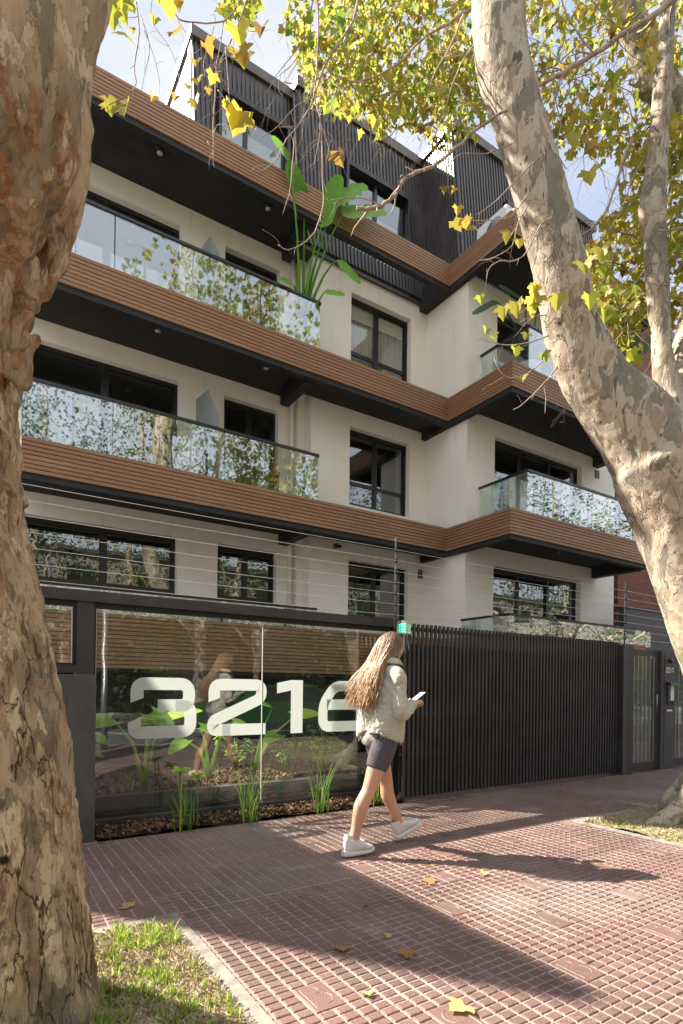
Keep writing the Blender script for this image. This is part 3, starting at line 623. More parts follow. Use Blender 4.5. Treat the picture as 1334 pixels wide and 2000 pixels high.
lean(m, 5.15, 6.15, 9.53, 9.86, ZB, 12.92, 10.2); lean(m, 7.81, 8.31, 9.53, 9.86, ZB, 12.92, 10.2); m.box(6.15, 7.81, 9.82, 10.2, 11.90, 12.92); lean(m, 6.151, 7.809, 9.53, 9.57, ZB, 10.11, 10.2)
lean(m, 8.35, 9.78, 8.53, 8.87, 9.6, 13.02, 9.3); lean(m, 11.55, 13.2, 8.53, 8.87, 9.6, 13.02, 9.3); m.box(9.78, 11.55, 8.84, 9.3, 12.12, 13.02)
m.box(8.35, 8.45, 9.3, 10.2, 9.62, 13.0)
m.box(5.13, 8.28, YC-.05, YC+.45, 9.621, ZB-.002)          # black sill beam under the ribs
B.part('top_floor_wall', m, 'clad')
m = MB(); m.add([(3.15, 9.77, 10.0), (3.15, 15, 10.0), (3.15, 15, 13.0), (3.15, 10.05, 13.0)], [(0, 1, 2, 3)], .5)
m.add([(3.16, 9.77, 10.0), (3.16, 15, 10.0), (3.16, 15, 13.0), (3.16, 10.05, 13.0)], [(3, 2, 1, 0)], .5)
m.box(3.13, 3.15, 10.05, 10.25, 10.0, 13.0); B.part('gable_wall', m, 'gable')
m = MB(); m.box(3.10, 3.14, 10.9, 11.25, 10.6, 11.2); B.part('wall_vent', m, 'vent')
m = MB()
m.box(3.10, 5.14, 9.98, 15.1, 12.84, 13.02); m.box(5.12, 8.26, 9.77, 15.1, 12.93, 13.12); m.box(8.26, 13.28, 8.76, 15.1, 13.03, 13.21)
B.part('roof', m, 'coping')
m = MB(); m.tube([(5.145, 9.70, 10.2), (5.145, 9.93, 12.85)], .028, 8); B.part('downpipe', m, 'steel')
def topwin(x0, x1, y, z0, z1, mull, blind=None):
    m = MB(); f = .06
    m.box(x0, x1, y-.10, y+.12, z1-.10, z1); m.box(x0, x0+f, y-.10, y+.12, z0, z1-.10); m.box(x1-f, x1, y-.10, y+.12, z0, z1-.10); m.box(x0+f, x1-f, y-.05, y+.12, z0, z0+.05)
    for a in mull: m.box(a-.035, a+.035, y+.0, y+.10, z0+.05, z1-.10)
    w_ = B.part('window', m, 'frame'); xs = [x0+f]+[a for a in mull for _ in (0, 1)]+[x1-f]
    for i in range(0, len(xs), 2):
        p = MB(); p.box(xs[i]+.036, xs[i+1]-.036, y+.04, y+.046, z0+.06, z1-.11); B.sub(w_, 'pane', p, 'glass')
    if blind: p = MB(); p.box(x0+f+.01, x1-f-.01, y+.22, y+.23, z0+.1, blind); B.sub(w_, 'blind', p, 'blind')
topwin(3.58, 5.02, 9.92, 10.1, 12.1, [4.14], 11.75); topwin(6.16, 7.80, 9.66, 10.12, 11.88, [6.95], 11.3); topwin(9.79, 11.54, 8.72, 10.1, 12.1, [10.6])
m = MB(); m.box(XL, 3.1, YF+.2, 15, 10.0, 10.1); m.box(3.2, 5.1, 10.4, 15, 10.0, 10.05); m.box(5.2, 13.2, 12.2, 12.3, 10, 12.8); KS = 1.0; B.part('terrace_floor', m, 'grey')

# glass balustrades
KS = 1.0; YC = YCs
def rail(path, z0, z1, posts, name='balcony_railing', splits=None):
    """path: list of (x,y)"""
    m = MB()
    for a, b in zip(path[:-1], path[1:]): m.bar((*a, z1-.02), (*b, z1-.02), .05, .042)
    for (px, py) in posts: m.box(px-.018, px+.018, py+.016, py+.05, z0-.05, z1-.045)
    rl = B.part(name, m, 'frame')
    for a, b in zip(path[:-1], path[1:]):
        a, b = Vector((*a, 0)), Vector((*b, 0)); L_ = (b-a).length; n = max(1, round(L_/1.15)); d = (b-a)/L_
        for i in range(n):
            g_ = MB(); g_.bar(a+d*(L_*i/n+.008)+Vector((0, 0, (z0+z1)/2-.02)), a+d*(L_*(i+1)/n-.008)+Vector((0, 0, (z0+z1)/2-.02)), .010, z1-z0-.05); B.sub(rl, 'glass_panel', g_, 'bal')
    return rl
PX = (1.15, 2.13, 3.14, 3.76, 4.95)
for zt, zr in ((4.60, 5.49), (7.36, 8.27)):
    rail([(XL, 8.955), (5.22, 8.955), (5.22, 9.75)], zt, zr, [(x, 8.97) for x in PX])
    rail([(8.88, YR-.02), (8.88, 7.255), (13.0, 7.255)], zt, zr, [(9.6, 7.27), (10.9, 7.27), (12.3, 7.27)])
rail([(XL, 8.955), (5.22, 8.955)], 2.30, 2.69, [(x, 8.97) for x in (1.6, 3.43, 4.6)]); rail([(8.40, YR-.02), (8.40, 7.255), (13.3, 7.255)], 2.25, 2.68, [(10.4, 7.27), (12.2, 7.27)])
for zb, zt, sl in ((4.62, 6.28, .55), (7.38, 8.95, .55)):    # satin glass screen between neighbouring balconies
    m = MB(); m.prism([(3.34, 9.03, zb), (3.34, 10.18, zb), (3.34, 10.18, zt+.2), (3.34, 9.55, zt+.1), (3.34, 9.03, zt-sl)], (.012, 0, 0)); B.part('balcony_divider', m, 'divider')
# wall details
m = MB(); m.box(8.33, 8.46, YC-.012, YC-.002, 3.72, 3.92); [m.box(8.34, 8.45, YC-.018, YC-.012, 3.74+i*.035, 3.76+i*.035) for i in range(5)]; B.part('wall_vent', m, 'vent')
m = MB(); m.box(12.95, 13.13, YR-.012, YR-.002, 6.56, 6.76); [m.box(12.96, 13.12, YR-.018, YR-.012, 6.58+i*.035, 6.60+i*.035) for i in range(5)]; B.part('wall_vent', m, 'vent')
cm = Thing('security_camera', 'small grey dome camera on the cream wall under the first timber band', 'camera', (6.13, YC, 4.12))
m = MB(); m.cyl((6.13, YC-.05, 4.12), .055, .049, 20, ax=1); cm.part('bracket', m, 'vent'); m = MB(); m.tube([(6.13, YC-.05, 4.12), (6.16, YC-.16, 4.09)], [.03, .035], 16); cm.part('camera_body', m, 'black')
# air conditioner on the right terrace
ac = Thing('air_conditioner', 'white air conditioner unit on the terrace behind the top timber band', 'air conditioner', (8.95, 8.1, 10.1))
m = MB(); m.box(8.60, 8.88, 7.60, 8.38, 10.1, 10.72); bevel(ac.part('casing', m, 'white'), .02, 3); m = MB(); m.cyl((8.585, 7.9, 10.4), .22, .014, 28, ax=0); ac.part('fan_grille', m, 'steel')

# ------------------------------------------------------------------ neighbouring buildings and an added shadow wall
N = Thing('brick_building', 'red brick building just beyond the apartment block on the right', 'building', (14.15, 8.9, 0))
m = MB(); m.box(14.15, 24, 8.9, 16, 0, 11.6); N.part('wall', m, 'brick'); m = MB(); m.box(14.13, 24.05, 8.82, 16, 11.602, 11.85); N.part('cornice', m, 'conc')
m = MB(); m.box(14.4, 15.2, 8.75, 8.898, 0, 11.0); N.part('brick_pier', m, 'brick')
W2 = Thing('garden_wall', 'charcoal wall behind the entrance gate', 'wall', (13.0, 7.9, 0)); m = MB(); m.box(13.02, 24, 7.7, 7.9, 0, 3.22); W2.part('wall', m, 'cab'); m = MB(); m.box(13.0, 24, 7.68, 7.92, 3.221, 3.27); W2.part('wall_cap', m, 'cab')
P_ = Thing('added_shadow_wall', 'tall bare unseen wall on the left, added to shade the pavement', 'wall', (-3.1, 8.2, 0)); m = MB()
HW = 7.6; xw = 2.20-.76*HW/1.15; yw = 1.2+.16+HW/1.15  # unseen wall, added and sized to cast the broad shadow on the tiles
m.box(xw-.15, xw, yw, yw+22, 0, HW); P_.part('wall', m, 'stucco')

# ================================================================== FRONT FENCE
FY = 4.85; KF = 1.0825
KS = KF
F = Thing('glass_fence', 'charcoal framed glass fence with large frosted house number', 'fence', (.8, FY, 0))
m = MB()
m.box(.66, .785, FY-.03, FY+.10, 0, 1.90); m.box(-.30, -.18, FY-.03, FY+.10, 0, 1.90); F.part('post', m, 'fence')
m = MB(); m.box(3.78, 3.90, FY-.03, FY+.10, 0, 1.90); F.part('post', m, 'fence')
m = MB(); m.box(-3, 3.92, FY-.05, FY+.12, 1.90, 1.985); m.box(-.18, .66, FY-.03, FY+.10, 1.34, 1.40); F.part('frame', m, 'fence')
m = MB(); m.box(.785, 3.78, FY+.006, FY+.07, 1.86, 1.90); m.box(.785, .805, FY+.006, FY+.07, .20, 1.86); m.box(3.76, 3.78, FY+.006, FY+.07, .20, 1.86)
m.box(-.18, .66, FY+.006, FY+.07, 1.86, 1.90); m.box(.635, .66, FY+.006, FY+.07, 1.40, 1.86); m.box(-.18, .635, FY+.006, FY+.07, 1.40, 1.415); F.part('black_reveal', m, 'frame')
m = MB(); m.box(.786, 3.78, FY-.03, FY+.03, .0, .13); m.box(.786, 3.78, FY+.0, FY+.05, .132, .165); m.box(.786, 3.78, FY+.05, FY+.09, .0, .20); F.part('base_rail', m, 'planter')
for a, b in ((.806, 2.262), (2.268, 3.759)):
    m = MB(); m.box(a, b, FY+.03, FY+.038, .166, 1.859); F.part('glass_panel', m, 'fglass')
m = MB(); m.box(2.2625, 2.2675, FY+.029, FY+.039, .166, 1.859); F.part('glass_joint', m, 'white')
m = MB(); m.box(-.178, .634, FY+.03, FY+.038, 1.401, 1.859); F.part('glass_panel', m, 'fglass')
m = MB(); m.box(.806, .811, FY+.024, FY+.029, .17, 1.858); m.box(.628, .634, FY+.024, FY+.029, 1.402, 1.858); F.part('glass_bead', m, 'white')

def strokes(mb, paths, y, wd, X0, Z0, W_, H_, t=.0015, rad=.08):
    """wide lettering: centre-line paths with rounded corners, mitred"""
    for k, (path, ends) in enumerate(paths):
        p = [Vector((X0+wd/2+a*(W_-wd), Z0+wd/2+b*(H_-wd))) for a, b in path]; Q = [p[0]]
        for i in range(1, len(p)-1):
            a, b, c = p[i-1], p[i], p[i+1]; d1 = (a-b); d2 = (c-b); rr = min(rad, d1.length*.49, d2.length*.49); s_, e_ = b+d1.normalized()*rr, b+d2.normalized()*rr
            for j in range(8): u = j/7; Q.append(s_*(1-u)**2+b*2*u*(1-u)+e_*u*u)
        Q.append(p[-1]); V = []
        for i, q in enumerate(Q):
            d = (Q[min(i+1, len(Q)-1)]-Q[max(i-1, 0)]).normalized(); nn = Vector((-d.y, d.x))
            sl = ends[0] if i == 0 else ends[1] if i == len(Q)-1 else 0
            a = q+nn*wd/2-d*sl; b = q-nn*wd/2+d*sl; V += [(a.x, y-t*k, a.y), (b.x, y-t*k, b.y)]
        mb.add(V, [(2*i, 2*i+1, 2*i+3, 2*i+2) for i in range(len(Q)-1)], .5)
H0, HH = .80, .515
m = MB()
strokes(m, [([(.04, .66), (.04, 1), (.97, 1), (.97, .55), (.40, .55)], (.02, 0)), ([(.72, .53), (1.0, .53), (1.0, 0), (0, 0), (0, .26)], (0, .02))], FY+.0285, .105, 1.06, H0, .575, HH)
F.part('digit', m, 'frost')
m = MB(); strokes(m, [([(.04, .66), (.04, 1), (.97, 1), (.97, .70), (.02, .20), (.02, .0), (.35, 0)], (.02, 0)), ([(.2, .0), (1.06, .0)], (0, 0))], FY+.0285, .105, 1.725, H0, .60, HH); F.part('digit', m, 'frost')
m = MB(); m.add([(2.57, FY+.0285, H0), (2.70, FY+.0285, H0), (2.70, FY+.0285, H0+HH), (2.57, FY+.0285, H0+HH), (2.42, FY+.0285, H0+HH-.03), (2.42, FY+.0285, H0+HH-.13), (2.57, FY+.0285, H0+HH-.10)], [(0, 1, 2, 6), (6, 2, 3, 4, 5)], .5); F.part('digit', m, 'frost')
m = MB(); strokes(m, [([(.86, 1), (.30, 1), (.0, .55), (.0, 0), (1, 0), (1, .54), (.10, .54)], (0, 0))], FY+.0285, .105, 2.88, H0, .56, HH); F.part('digit', m, 'frost')

KS = 1.0
K = Thing('meter_cabinet', 'tall plain charcoal metal cabinet beside the left tree', 'cabinet', (.4, 4.7, 0))
m = MB(); m.box(-.9, .80, FY-.06, FY+.12, 0, 1.325); bevel(K.part('casing', m, 'cab'), .004)
m = MB(); m.box(-.5, .585, FY-.068, FY-.0605, .32, 1.16); m.box(-.47, .555, FY-.074, FY-.0685, .35, 1.13); K.part('door', m, 'cab')
m = MB(); m.box(-.9, .82, FY-.07, FY+.13, -.01, .012); K.part('plinth', m, 'conc')

SF = Thing('slatted_gate', 'long charcoal garage gate of close vertical slats', 'gate', (4, FY, 0))
m = MB(); n = 65
for i in range(n):
    x = 3.955+i*(8.03-3.955)/(n-1); m.box(x-.0155, x+.0155, FY-.008, FY+.015, .045, 1.965+R.uniform(-.002, .002), .5)
SF.part('slats', m, 'fence')
m = MB(); m.box(3.93, 8.05, FY+.0155, FY+.04, 1.885, 1.93); m.box(3.93, 8.05, FY+.0155, FY+.05, .94, .98); m.box(3.93, 8.05, FY+.0155, FY+.05, .05, .10); m.box(3.93, 8.05, FY+.0155, FY+.05, .50, .53); SF.part('rail', m, 'fence')
m = MB(); m.box(3.93, 8.05, FY+.052, FY+.06, .08, 1.74); SF.part('backing_sheet', m, 'backing')
PL = Thing('gate_pillar', 'wide charcoal pillar between the slatted gate and the entrance door', 'pillar', (8.18, FY, 0)); m = MB(); m.box(8.06, 8.315, FY-.06, FY+.16, 0, 1.93); bevel(PL.part('shaft', m, 'fence'), .004); m = MB(); m.box(8.05, 8.14, FY-.064, FY-.0605, 0, 1.9); PL.part('cover_plate', m, 'cab')
def gate(x0, x1, label):
    G = Thing('entrance_gate', label, 'gate', ((x0+x1)/2, FY, 0)); y = FY+.02
    m = MB(); m.box(x0, x1, y, y+.06, 1.80, 1.88); m.box(x0, x0+.07, y, y+.06, 0.03, 1.80); m.box(x1-.09, x1, y, y+.06, .03, 1.80); m.box(x0+.07, x1-.09, y, y+.06, .03, .14); G.part('frame', m, 'fence')
    k = 6
    for i in range(k): x = x0+.07+(x1-x0-.16)*(i+.7)/k; m = MB(); m.box(x-.011, x+.011, y+.002, y+.014, .14, 1.80); G.part('bar', m, 'steel')
    m = MB(); m.box(x0+.072, x1-.092, y+.018, y+.026, .141, 1.799); G.part('pane', m, 'glass')
    m = MB(); m.tube([(x1-.13, y-.05, .9), (x1-.13, y-.05, 1.2)], .012, 8); G.part('handle', m, 'steel')
gate(8.33, 9.17, 'narrow glazed entrance gate left of the small house number'); gate(9.63, 10.7, 'glazed entrance gate at the right edge beyond the house number column')
CO = Thing('entry_column', 'charcoal entrance column carrying the small steel house number', 'pillar', (9.4, FY, 0)); m = MB(); m.box(9.185, 9.62, FY-.02, FY+.16, 0, 1.90); CO.part('shaft', m, 'cab'); m = MB(); m.box(9.27, 9.56, FY-.026, FY-.0205, .1, 1.84); CO.part('face_panel', m, 'cab')
def text(t, size, org, mat, thing, ext=.004):
    cu = bpy.data.curves.new('txt', 'FONT'); cu.body = t; cu.size = size; cu.extrude = ext; cu.offset = .003; ob = bpy.data.objects.new('txt', cu); C.objects.link(ob)
    me = bpy.data.meshes.new_from_object(ob.evaluated_get(bpy.context.evaluated_depsgraph_get())); bpy.data.objects.remove(ob)
    m = MB(); vs_ = [Vector((org[0]+v.co.x, org[1]-v.co.z, org[2]+v.co.y)) for v in me.vertices]; m.add(vs_, [tuple(p.vertices) for p in me.polygons], .5); thing.part('house_number', m, mat)
text('3216', .125, (9.285, FY-.031, 1.545), 'digit', CO)
m = MB(); m.tube([(9.41, FY-.026, 1.74), (9.41, FY-.07, 1.74)], .032, 16); CO.part('lamp', m, 'frame')
m = MB(); m.box(9.34, 9.50, FY-.030, FY-.0265, .925, .955); CO.part('name_plate', m, 'white')
IC = Thing('intercom', 'black hooded intercom panel on the entrance column', 'intercom', (9.42, FY-.03, 1.2)); m = MB(); m.box(9.33, 9.53, FY-.05, FY-.0265, 1.08, 1.36); m.prism([(9.31, FY-.0265, 1.40), (9.31, FY-.0265, 1.36), (9.31, FY-.11, 1.345), (9.31, FY-.10, 1.375)], (.24, 0, 0)); IC.part('housing', m, 'frame'); m = MB(); m.box(9.40, 9.50, FY-.056, FY-.0505, 1.10, 1.34); IC.part('button_plate', m, 'white')
m = MB(); m.tube([(9.35, FY-.04, 1.09), (9.35, FY-.04, 1.03)], .008, 6); m.tube([(9.51, FY-.04, 1.09), (9.51, FY-.04, 1.03)], .008, 6); IC.part('bracket', m, 'frame')

KS = 1.03
EF = Thing('electric_fence', 'thin electric security fence wires above the front fence', 'wire fence', (3.83, FY, 1.98))
for x in (-1.2, 3.83, 8.22, 12.5):
    m = MB(); m.tube([(x, FY+.03, 1.9), (x, FY+.03, 2.88)], .010, 8); pt_ = EF.part('post', m, 'steel')
    for i in range(7): m = MB(); z = 2.04+i*.118; m.tube([(x, FY+.012, z-.022), (x, FY+.012, z-.012), (x, FY+.012, z), (x, FY+.012, z+.012), (x, FY+.012, z+.022)], [.010, .017, .012, .017, .010], 10); EF.sub(pt_, 'insulator', m, 'frame')
for i in range(7):
    m = MB(); z = 2.04+i*.118; P = []
    for a, b in ((-1.2, 3.83), (3.83, 8.22), (8.22, 12.5)):
        for j in range(9): u = j/9; P.append((a+(b-a)*u, FY+.0, z+.0-.02*4*u*(1-u)*.5))
    m.tube(P+[(12.5, FY, z)], .0026, 5); EF.part('wire', m, 'wire')
KS = 1.0
ES = Thing('warning_lamp', 'small clear box with green lit bars on top of the fence post', 'lamp', (3.86, FY-.08, 1.9))
m = MB(); m.box(3.80, 3.93, FY-.12, FY-.055, 1.83, 1.97); ES.part('housing', m, m_glass('lamp_cover', .25, 2, (.7, .8, .8)))
m = MB(); m.box(3.80, 3.93, FY-.0548, FY-.0505, 1.83, 1.97); ES.part('back_plate', m, 'steel')
m = MB(); m.box(3.845, 3.855, FY-.085, FY-.08, 1.855, 1.945); [m.box(3.855, 3.895, FY-.085, FY-.08, z, z+.011) for z in (1.855, 1.884, 1.913, 1.937)]; ES.part('green_bars', m, 'green')

# garden behind the glass: planter wall, soil, yard floor
KS = 1.06
G_ = Thing('planter_bed', 'low dark planter wall holding the garden behind the glass fence', 'planter', (2.3, 5.2, 0))
m = MB(); m.box(.66, 3.9, 5.10, 5.20, 0, .30); m.box(.66, 3.9, 6.75, 6.85, 0, .34); G_.part('planter_wall', m, 'planter')
m = bumpy((.66, 3.9, 5.20, 6.75), .25, .04, 50, 8); tag(m.obj('soil', Mt['soil']), kind='structure')
m = MB(); chips(m, 1300, 1.9, 3.9, 5.22, 6.6, .26); chips(m, 350, .7, 1.9, 5.22, 6.6, .26); tag(m.obj('mulch', Mt['mulch']), 'pale dry leaf litter in the planter behind the glass', kind='stuff')
KS = 1.0
m = MB(); flat(m, -3, 4.0, 5.3, 9.3, -.01); struct('yard_floor', m, 'grey')

# ------------------------------------------------------------------ plants
def blade_plant(x, y, z, n, h, name, label, spread=.5, w_=.0068, group=None, mat='blade'):
    m = MB()
    for _ in range(n):
        a = R.uniform(0, 2*pi); l = h*R.uniform(.55, 1.05); s_ = R.uniform(.05, spread)*l; d = Vector((cos(a), sin(a), 0)); q = Vector((-sin(a), cos(a), 0)); b0 = Vector((x, y, z))+d*R.uniform(0, .05)+Vector((R.gauss(0, .03), R.gauss(0, .012), 0)); ww = w_*R.uniform(.6, 1.1); droop = R.choice((0, 0, .1, .5)); V = []; k = 7
        for i in range(k+1):
            u = i/k; c = b0+d*s_*u**1.8+Vector((0, 0, l*(u-droop*.7*u**3))); V += [c-q*ww*(1-u**2.5)*.9, c+d*ww*.35*(1-u), c+q*ww*(1-u**2.5)*.9]
        m.add(V, [f for i in range(k) for f in ((3*i, 3*i+1, 3*i+4, 3*i+3), (3*i+1, 3*i+2, 3*i+5, 3*i+4))], R.random(), True)
    t = Thing(name, label, 'plant', (x, y, z), group); t.part('leaves', m, mat); return t
KS = 1.02
blade_plant(1.52, 4.76, .03, 20, .60, 'iris_plant', 'thin tufted iris standing in shade near the cabinet end of the leaf litter')
blade_plant(2.08, 4.73, .03, 24, .68, 'iris_plant', 'bright iris clump at the vertical glass joint')
blade_plant(2.82, 4.73, .03, 24, .62, 'iris_plant', 'sunlit iris clump just left of the walking woman')
blade_plant(3.50, 4.76, .03, 14, .55, 'iris_plant', 'iris clump seen between the legs of the walking woman')
for (px, py, n_, hh) in ((505, 1440, 0, 0),): pass
def umbel(x, y, z, h, label):
    t = Thing('flowering_stem', label, 'plant', (x, y, z)); m = MB(); m.tube([(x, y, z), (x+.005, y, z+h*.5), (x, y, z+h)], [.006, .005, .004], 6); t.part('stem', m, 'blade'); m = MB()
    for _ in range(26):
        a, e_ = R.uniform(0, 6.28), R.uniform(-.3, .7); d = Vector((cos(a)*cos(e_), sin(a)*cos(e_), sin(e_))); l = R.uniform(.05, .10); q = d.orthogonal().normalized()*.012; c = Vector((x, y, z+h)); m.add([c, c+d*l*.5+q, c+d*l-Vector((0, 0, .015)), c+d*l*.5-q], [(0, 1, 2, 3)], R.uniform(.6, 1))
    t.part('leaf_whorl', m, 'ear')
umbel(1.47, 4.78, .03, .50, 'pale green leaf whorl on a tall stem before the glass, under the figure three'); umbel(1.62, 4.79, .03, .44, 'second shorter leaf whorl beside the tall one under the figure three')

def big_leaf(mb, base, tip, w_, up_=Vector((0, 0, 1)), heart=True, droop=.15, fold=.25, rnd=None, torn=0, k=12):
    base, tip = Vector(base), Vector(tip); d = tip-base; l = d.length; d.normalize(); q = d.cross(up_).normalized(); nrm = q.cross(d).normalized(); V = []
    for i in range(k+1):
        u = i/k
        if heart: wd = w_*(math.sin(pi*min(1, (u*.84+.16)))**.5)*(1.18-u*.5)
        else: wd = w_*min(1, (u*9)**.5+.0)*(1-max(0, (u-.55)/.45)**2.2)**.5 if u < 1 else 0
        c = base+d*l*u-Vector((0, 0, 1))*droop*l*u*u*1.0; c = c+nrm*(.006 if (k > 20 and i % 2) else 0); tr = 1-(torn*R.random()**2 if 0 < i < k else 0)
        back = d*(-w_*.55 if (heart and i == 0) else 0)
        V += [c+q*wd*tr+nrm*wd*fold+back, c+q*wd*.5+nrm*wd*fold*.35, c, c-q*wd*.5+nrm*wd*fold*.35, c-q*wd*(1-(torn*R.random()**2 if 0 < i < k else 0))+nrm*wd*fold+back]
    mb.add(V, [(5*i+j, 5*i+j+1, 5*i+j+6, 5*i+j+5) for i in range(k) for j in range(4)], R.random() if rnd is None else rnd, True)
def ear_plant(base, leaves, label, mat='ear'):
    """leaves: (stem top, leaf tip, width)"""
    t = Thing('elephant_ear_plant', label, 'plant', base); base = Vector(base)
    for (s_, tp, w_, rn) in leaves:
        s_ = Vector(s_); m = MB(); mid = base.lerp(s_, .55)+Vector(((s_.x-base.x)*-.15, 0, .08)); m.tube([base, base.lerp(mid, .5)+Vector((0, 0, .01)), mid, mid.lerp(s_, .6), s_], [.026, .019, .014, .010, .008], 8); st = t.part('stem', m, 'ear')
        m = MB(); big_leaf(m, s_, tp, w_*1.12, Vector((.1, -.5, 1)), True, .12, .18, rn); t.part('leaf', m, mat)
KS = 1.06
ear_plant((1.36, 5.55, .27), [((1.06, 5.45, .93), (.78, 5.35, .90), .10, .55), ((1.38, 5.45, .98), (1.56, 5.28, .86), .12, .35), ((1.55, 5.5, .93), (1.86, 5.35, 1.05), .09, .98), ((1.45, 5.5, .90), (1.20, 5.3, .93), .08, .9)], 'large elephant ear plant behind the frosted figure three')
ear_plant((2.07, 5.75, .27), [((1.95, 5.7, .82), (2.18, 5.6, .74), .08, .6), ((2.30, 5.7, .86), (2.5, 5.6, .80), .09, .3), ((1.8, 5.7, .70), (1.6, 5.6, .60), .07, .6)], 'smaller elephant ear plant behind the frosted figure two')
ear_plant((2.60, 5.8, .27), [((3.0, 5.6, .92), (3.28, 5.5, .98), .11, .95), ((2.85, 5.7, .72), (2.62, 5.6, .66), .08, .6), ((2.72, 5.6, 1.02), (2.55, 5.5, 1.08), .07, .45)], 'elephant ear plant with one broad lit leaf behind the figure one')
ear_plant((.86, 5.7, .27), [((.90, 5.6, .78), (1.02, 5.5, .72), .07, .5), ((.80, 5.6, .66), (.98, 5.45, .62), .05, .5)], 'small elephant ear plant against the cabinet side of the planter')
def bush(x, y, z, r, h, n, label, s_=.055, mat='ear', name='leafy_plant'):
    t = Thing(name, label, 'plant', (x, y, z)); m = MB(); st = MB()
    for k in range(7):
        a = R.uniform(0, 6.28); tp = Vector((x+cos(a)*r*.8, y+sin(a)*r*.8, z+h*R.uniform(.6, 1))); st.tube([(x, y, z), Vector((x, y, z)).lerp(tp, .5)+Vector((0, 0, .04)), tp], [.005, .004, .002], 5)
        for _ in range(n//7):
            u = R.uniform(.3, 1.02); c = Vector((x, y, z)).lerp(tp, u)+Vector((0, 0, .04*4*u*(1-u))); b = R.uniform(0, 6.28); dd = Vector((cos(b), sin(b), R.uniform(-.4, .5))); big_leaf(m, c, c+dd*s_*R.uniform(.8, 1.6), s_*.32, Vector((0, 0, 1)), False, .3, .15, None, 0, 4)
    t.part('stem', st, 'blade'); t.part('leaves', m, mat)
bush(2.95, 5.6, .27, .28, .55, 90, 'leafy shrub with broad leaves under the figure one'); bush(3.30, 5.5, .27, .24, .62, 90, 'leafy shrub with lance leaves under the figure six'); bush(2.55, 6.2, .27, .3, .45, 70, 'low leafy plant deep in the planter centre'); bush(3.6, 5.9, .27, .26, .5, 80, 'leafy plant at the right end of the planter, behind the woman')
blade_plant(1.18, 5.45, .27, 9, .22, 'iris_plant', 'small dark iris tuft beside the stem foot of the large elephant ear', mat='blade')

KS = 1.0
def banana(base, pot, leaves, label, mats):
    t = Thing('banana_plant', label, 'plant', base); b = Vector(base)
    m = MB(); m.tube([b, b+Vector((0, 0, .02)), b+Vector((0, 0, .50)), b+Vector((0, 0, .53))], [.17, .19, .24, .24], 20); t.part('pot', m, 'white')
    for (s_, tp, w_, ctrl, torn) in leaves:
        s_ = Vector(s_); foot = b+Vector((R.uniform(-.04, .04), R.uniform(-.03, .03), .38)); c = Vector(ctrl) if ctrl else foot.lerp(s_, .5)+Vector((0, 0, .12)); pts = [foot*(1-u)**2+c*2*u*(1-u)+s_*u*u for u in (0, .2, .4, .6, .8, 1)]
        m = MB(); m.tube(pts, [.040, .032, .025, .019, .015, .012], 8); t.part('stem', m, 'banana' if mats[0] == 'banana' else 'bandark'); m = MB(); big_leaf(m, s_, tp, w_*1.35, Vector((-.5, -.8, .35)), False, .04, .12, None, torn, 26); t.part('leaf', m, R.choice(mats) if len(mats) > 1 else mats[0])
q = lambda px, py, Y: at(px, py, Y=Y)
banana((4.98, 9.25, 7.37), 0, [
    (q(594, 402, 9.0), q(562, 310, 8.75), .13, q(594, 520, 9.1), .02), (q(566, 312, 8.75), q(530, 264, 8.7), .07, q(590, 500, 9.1), 0),
    (q(627, 445, 8.95), q(664, 336, 8.7), .13, q(600, 520, 9.1), .02), (q(652, 400, 8.8), q(716, 358, 8.6), .15, q(612, 500, 9.1), .45),
    (q(668, 420, 8.8), q(755, 410, 8.6), .17, q(622, 500, 9.0), .35), (q(612, 488, 8.9), q(600, 452, 8.7), .13, q(604, 540, 9.1), .25),
    (q(660, 508, 8.85), q(704, 553, 8.6), .065, q(625, 525, 8.95), .3), (q(634, 570, 8.8), q(674, 575, 8.6), .055, q(622, 585, 8.9), .3), (q(572, 555, 8.95), q(548, 545, 8.9), .07, q(590, 580, 9.1), .1)],
    'tall banana plant in a white pot rising past the timber band at the balcony corner', ['banana'])
banana((9.5, 7.75, 7.37), 0, [(q(1026, 592, 7.6), q(975, 556, 7.4), .11, q(1028, 640, 7.7), .05), (q(970, 589, 7.5), q(923, 611, 7.4), .06, q(1010, 620, 7.6), .3), (q(1048, 610, 7.6), q(1060, 560, 7.5), .1, q(1040, 660, 7.7), .1)],
    'dark green banana plant on the third level right balcony', ['bandark'])
banana((12.4, 7.6, 7.37), 0, [(q(1230, 700, 7.5), q(1240, 640, 7.4), .13, None, .1), (q(1250, 690, 7.5), q(1290, 650, 7.3), .13, None, .2), (q(1215, 720, 7.5), q(1190, 690, 7.4), .1, None, .1)], 'dark broad leaved plant at the far end of the third level balcony', ['bandark'])
bx = Thing('balcony_planter', 'long black planter box at the foot of the first level right balustrade', 'planter', (10.6, 7.4, 4.6)); m = MB(); m.box(9.3, 11.6, 7.36, 7.58, 4.6, 4.83); bevel(bx.part('box', m, 'frame'), .006); m = MB(); m.box(9.33, 11.57, 7.39, 7.55, 4.79, 4.834); bx.part('soil', m, 'soil')
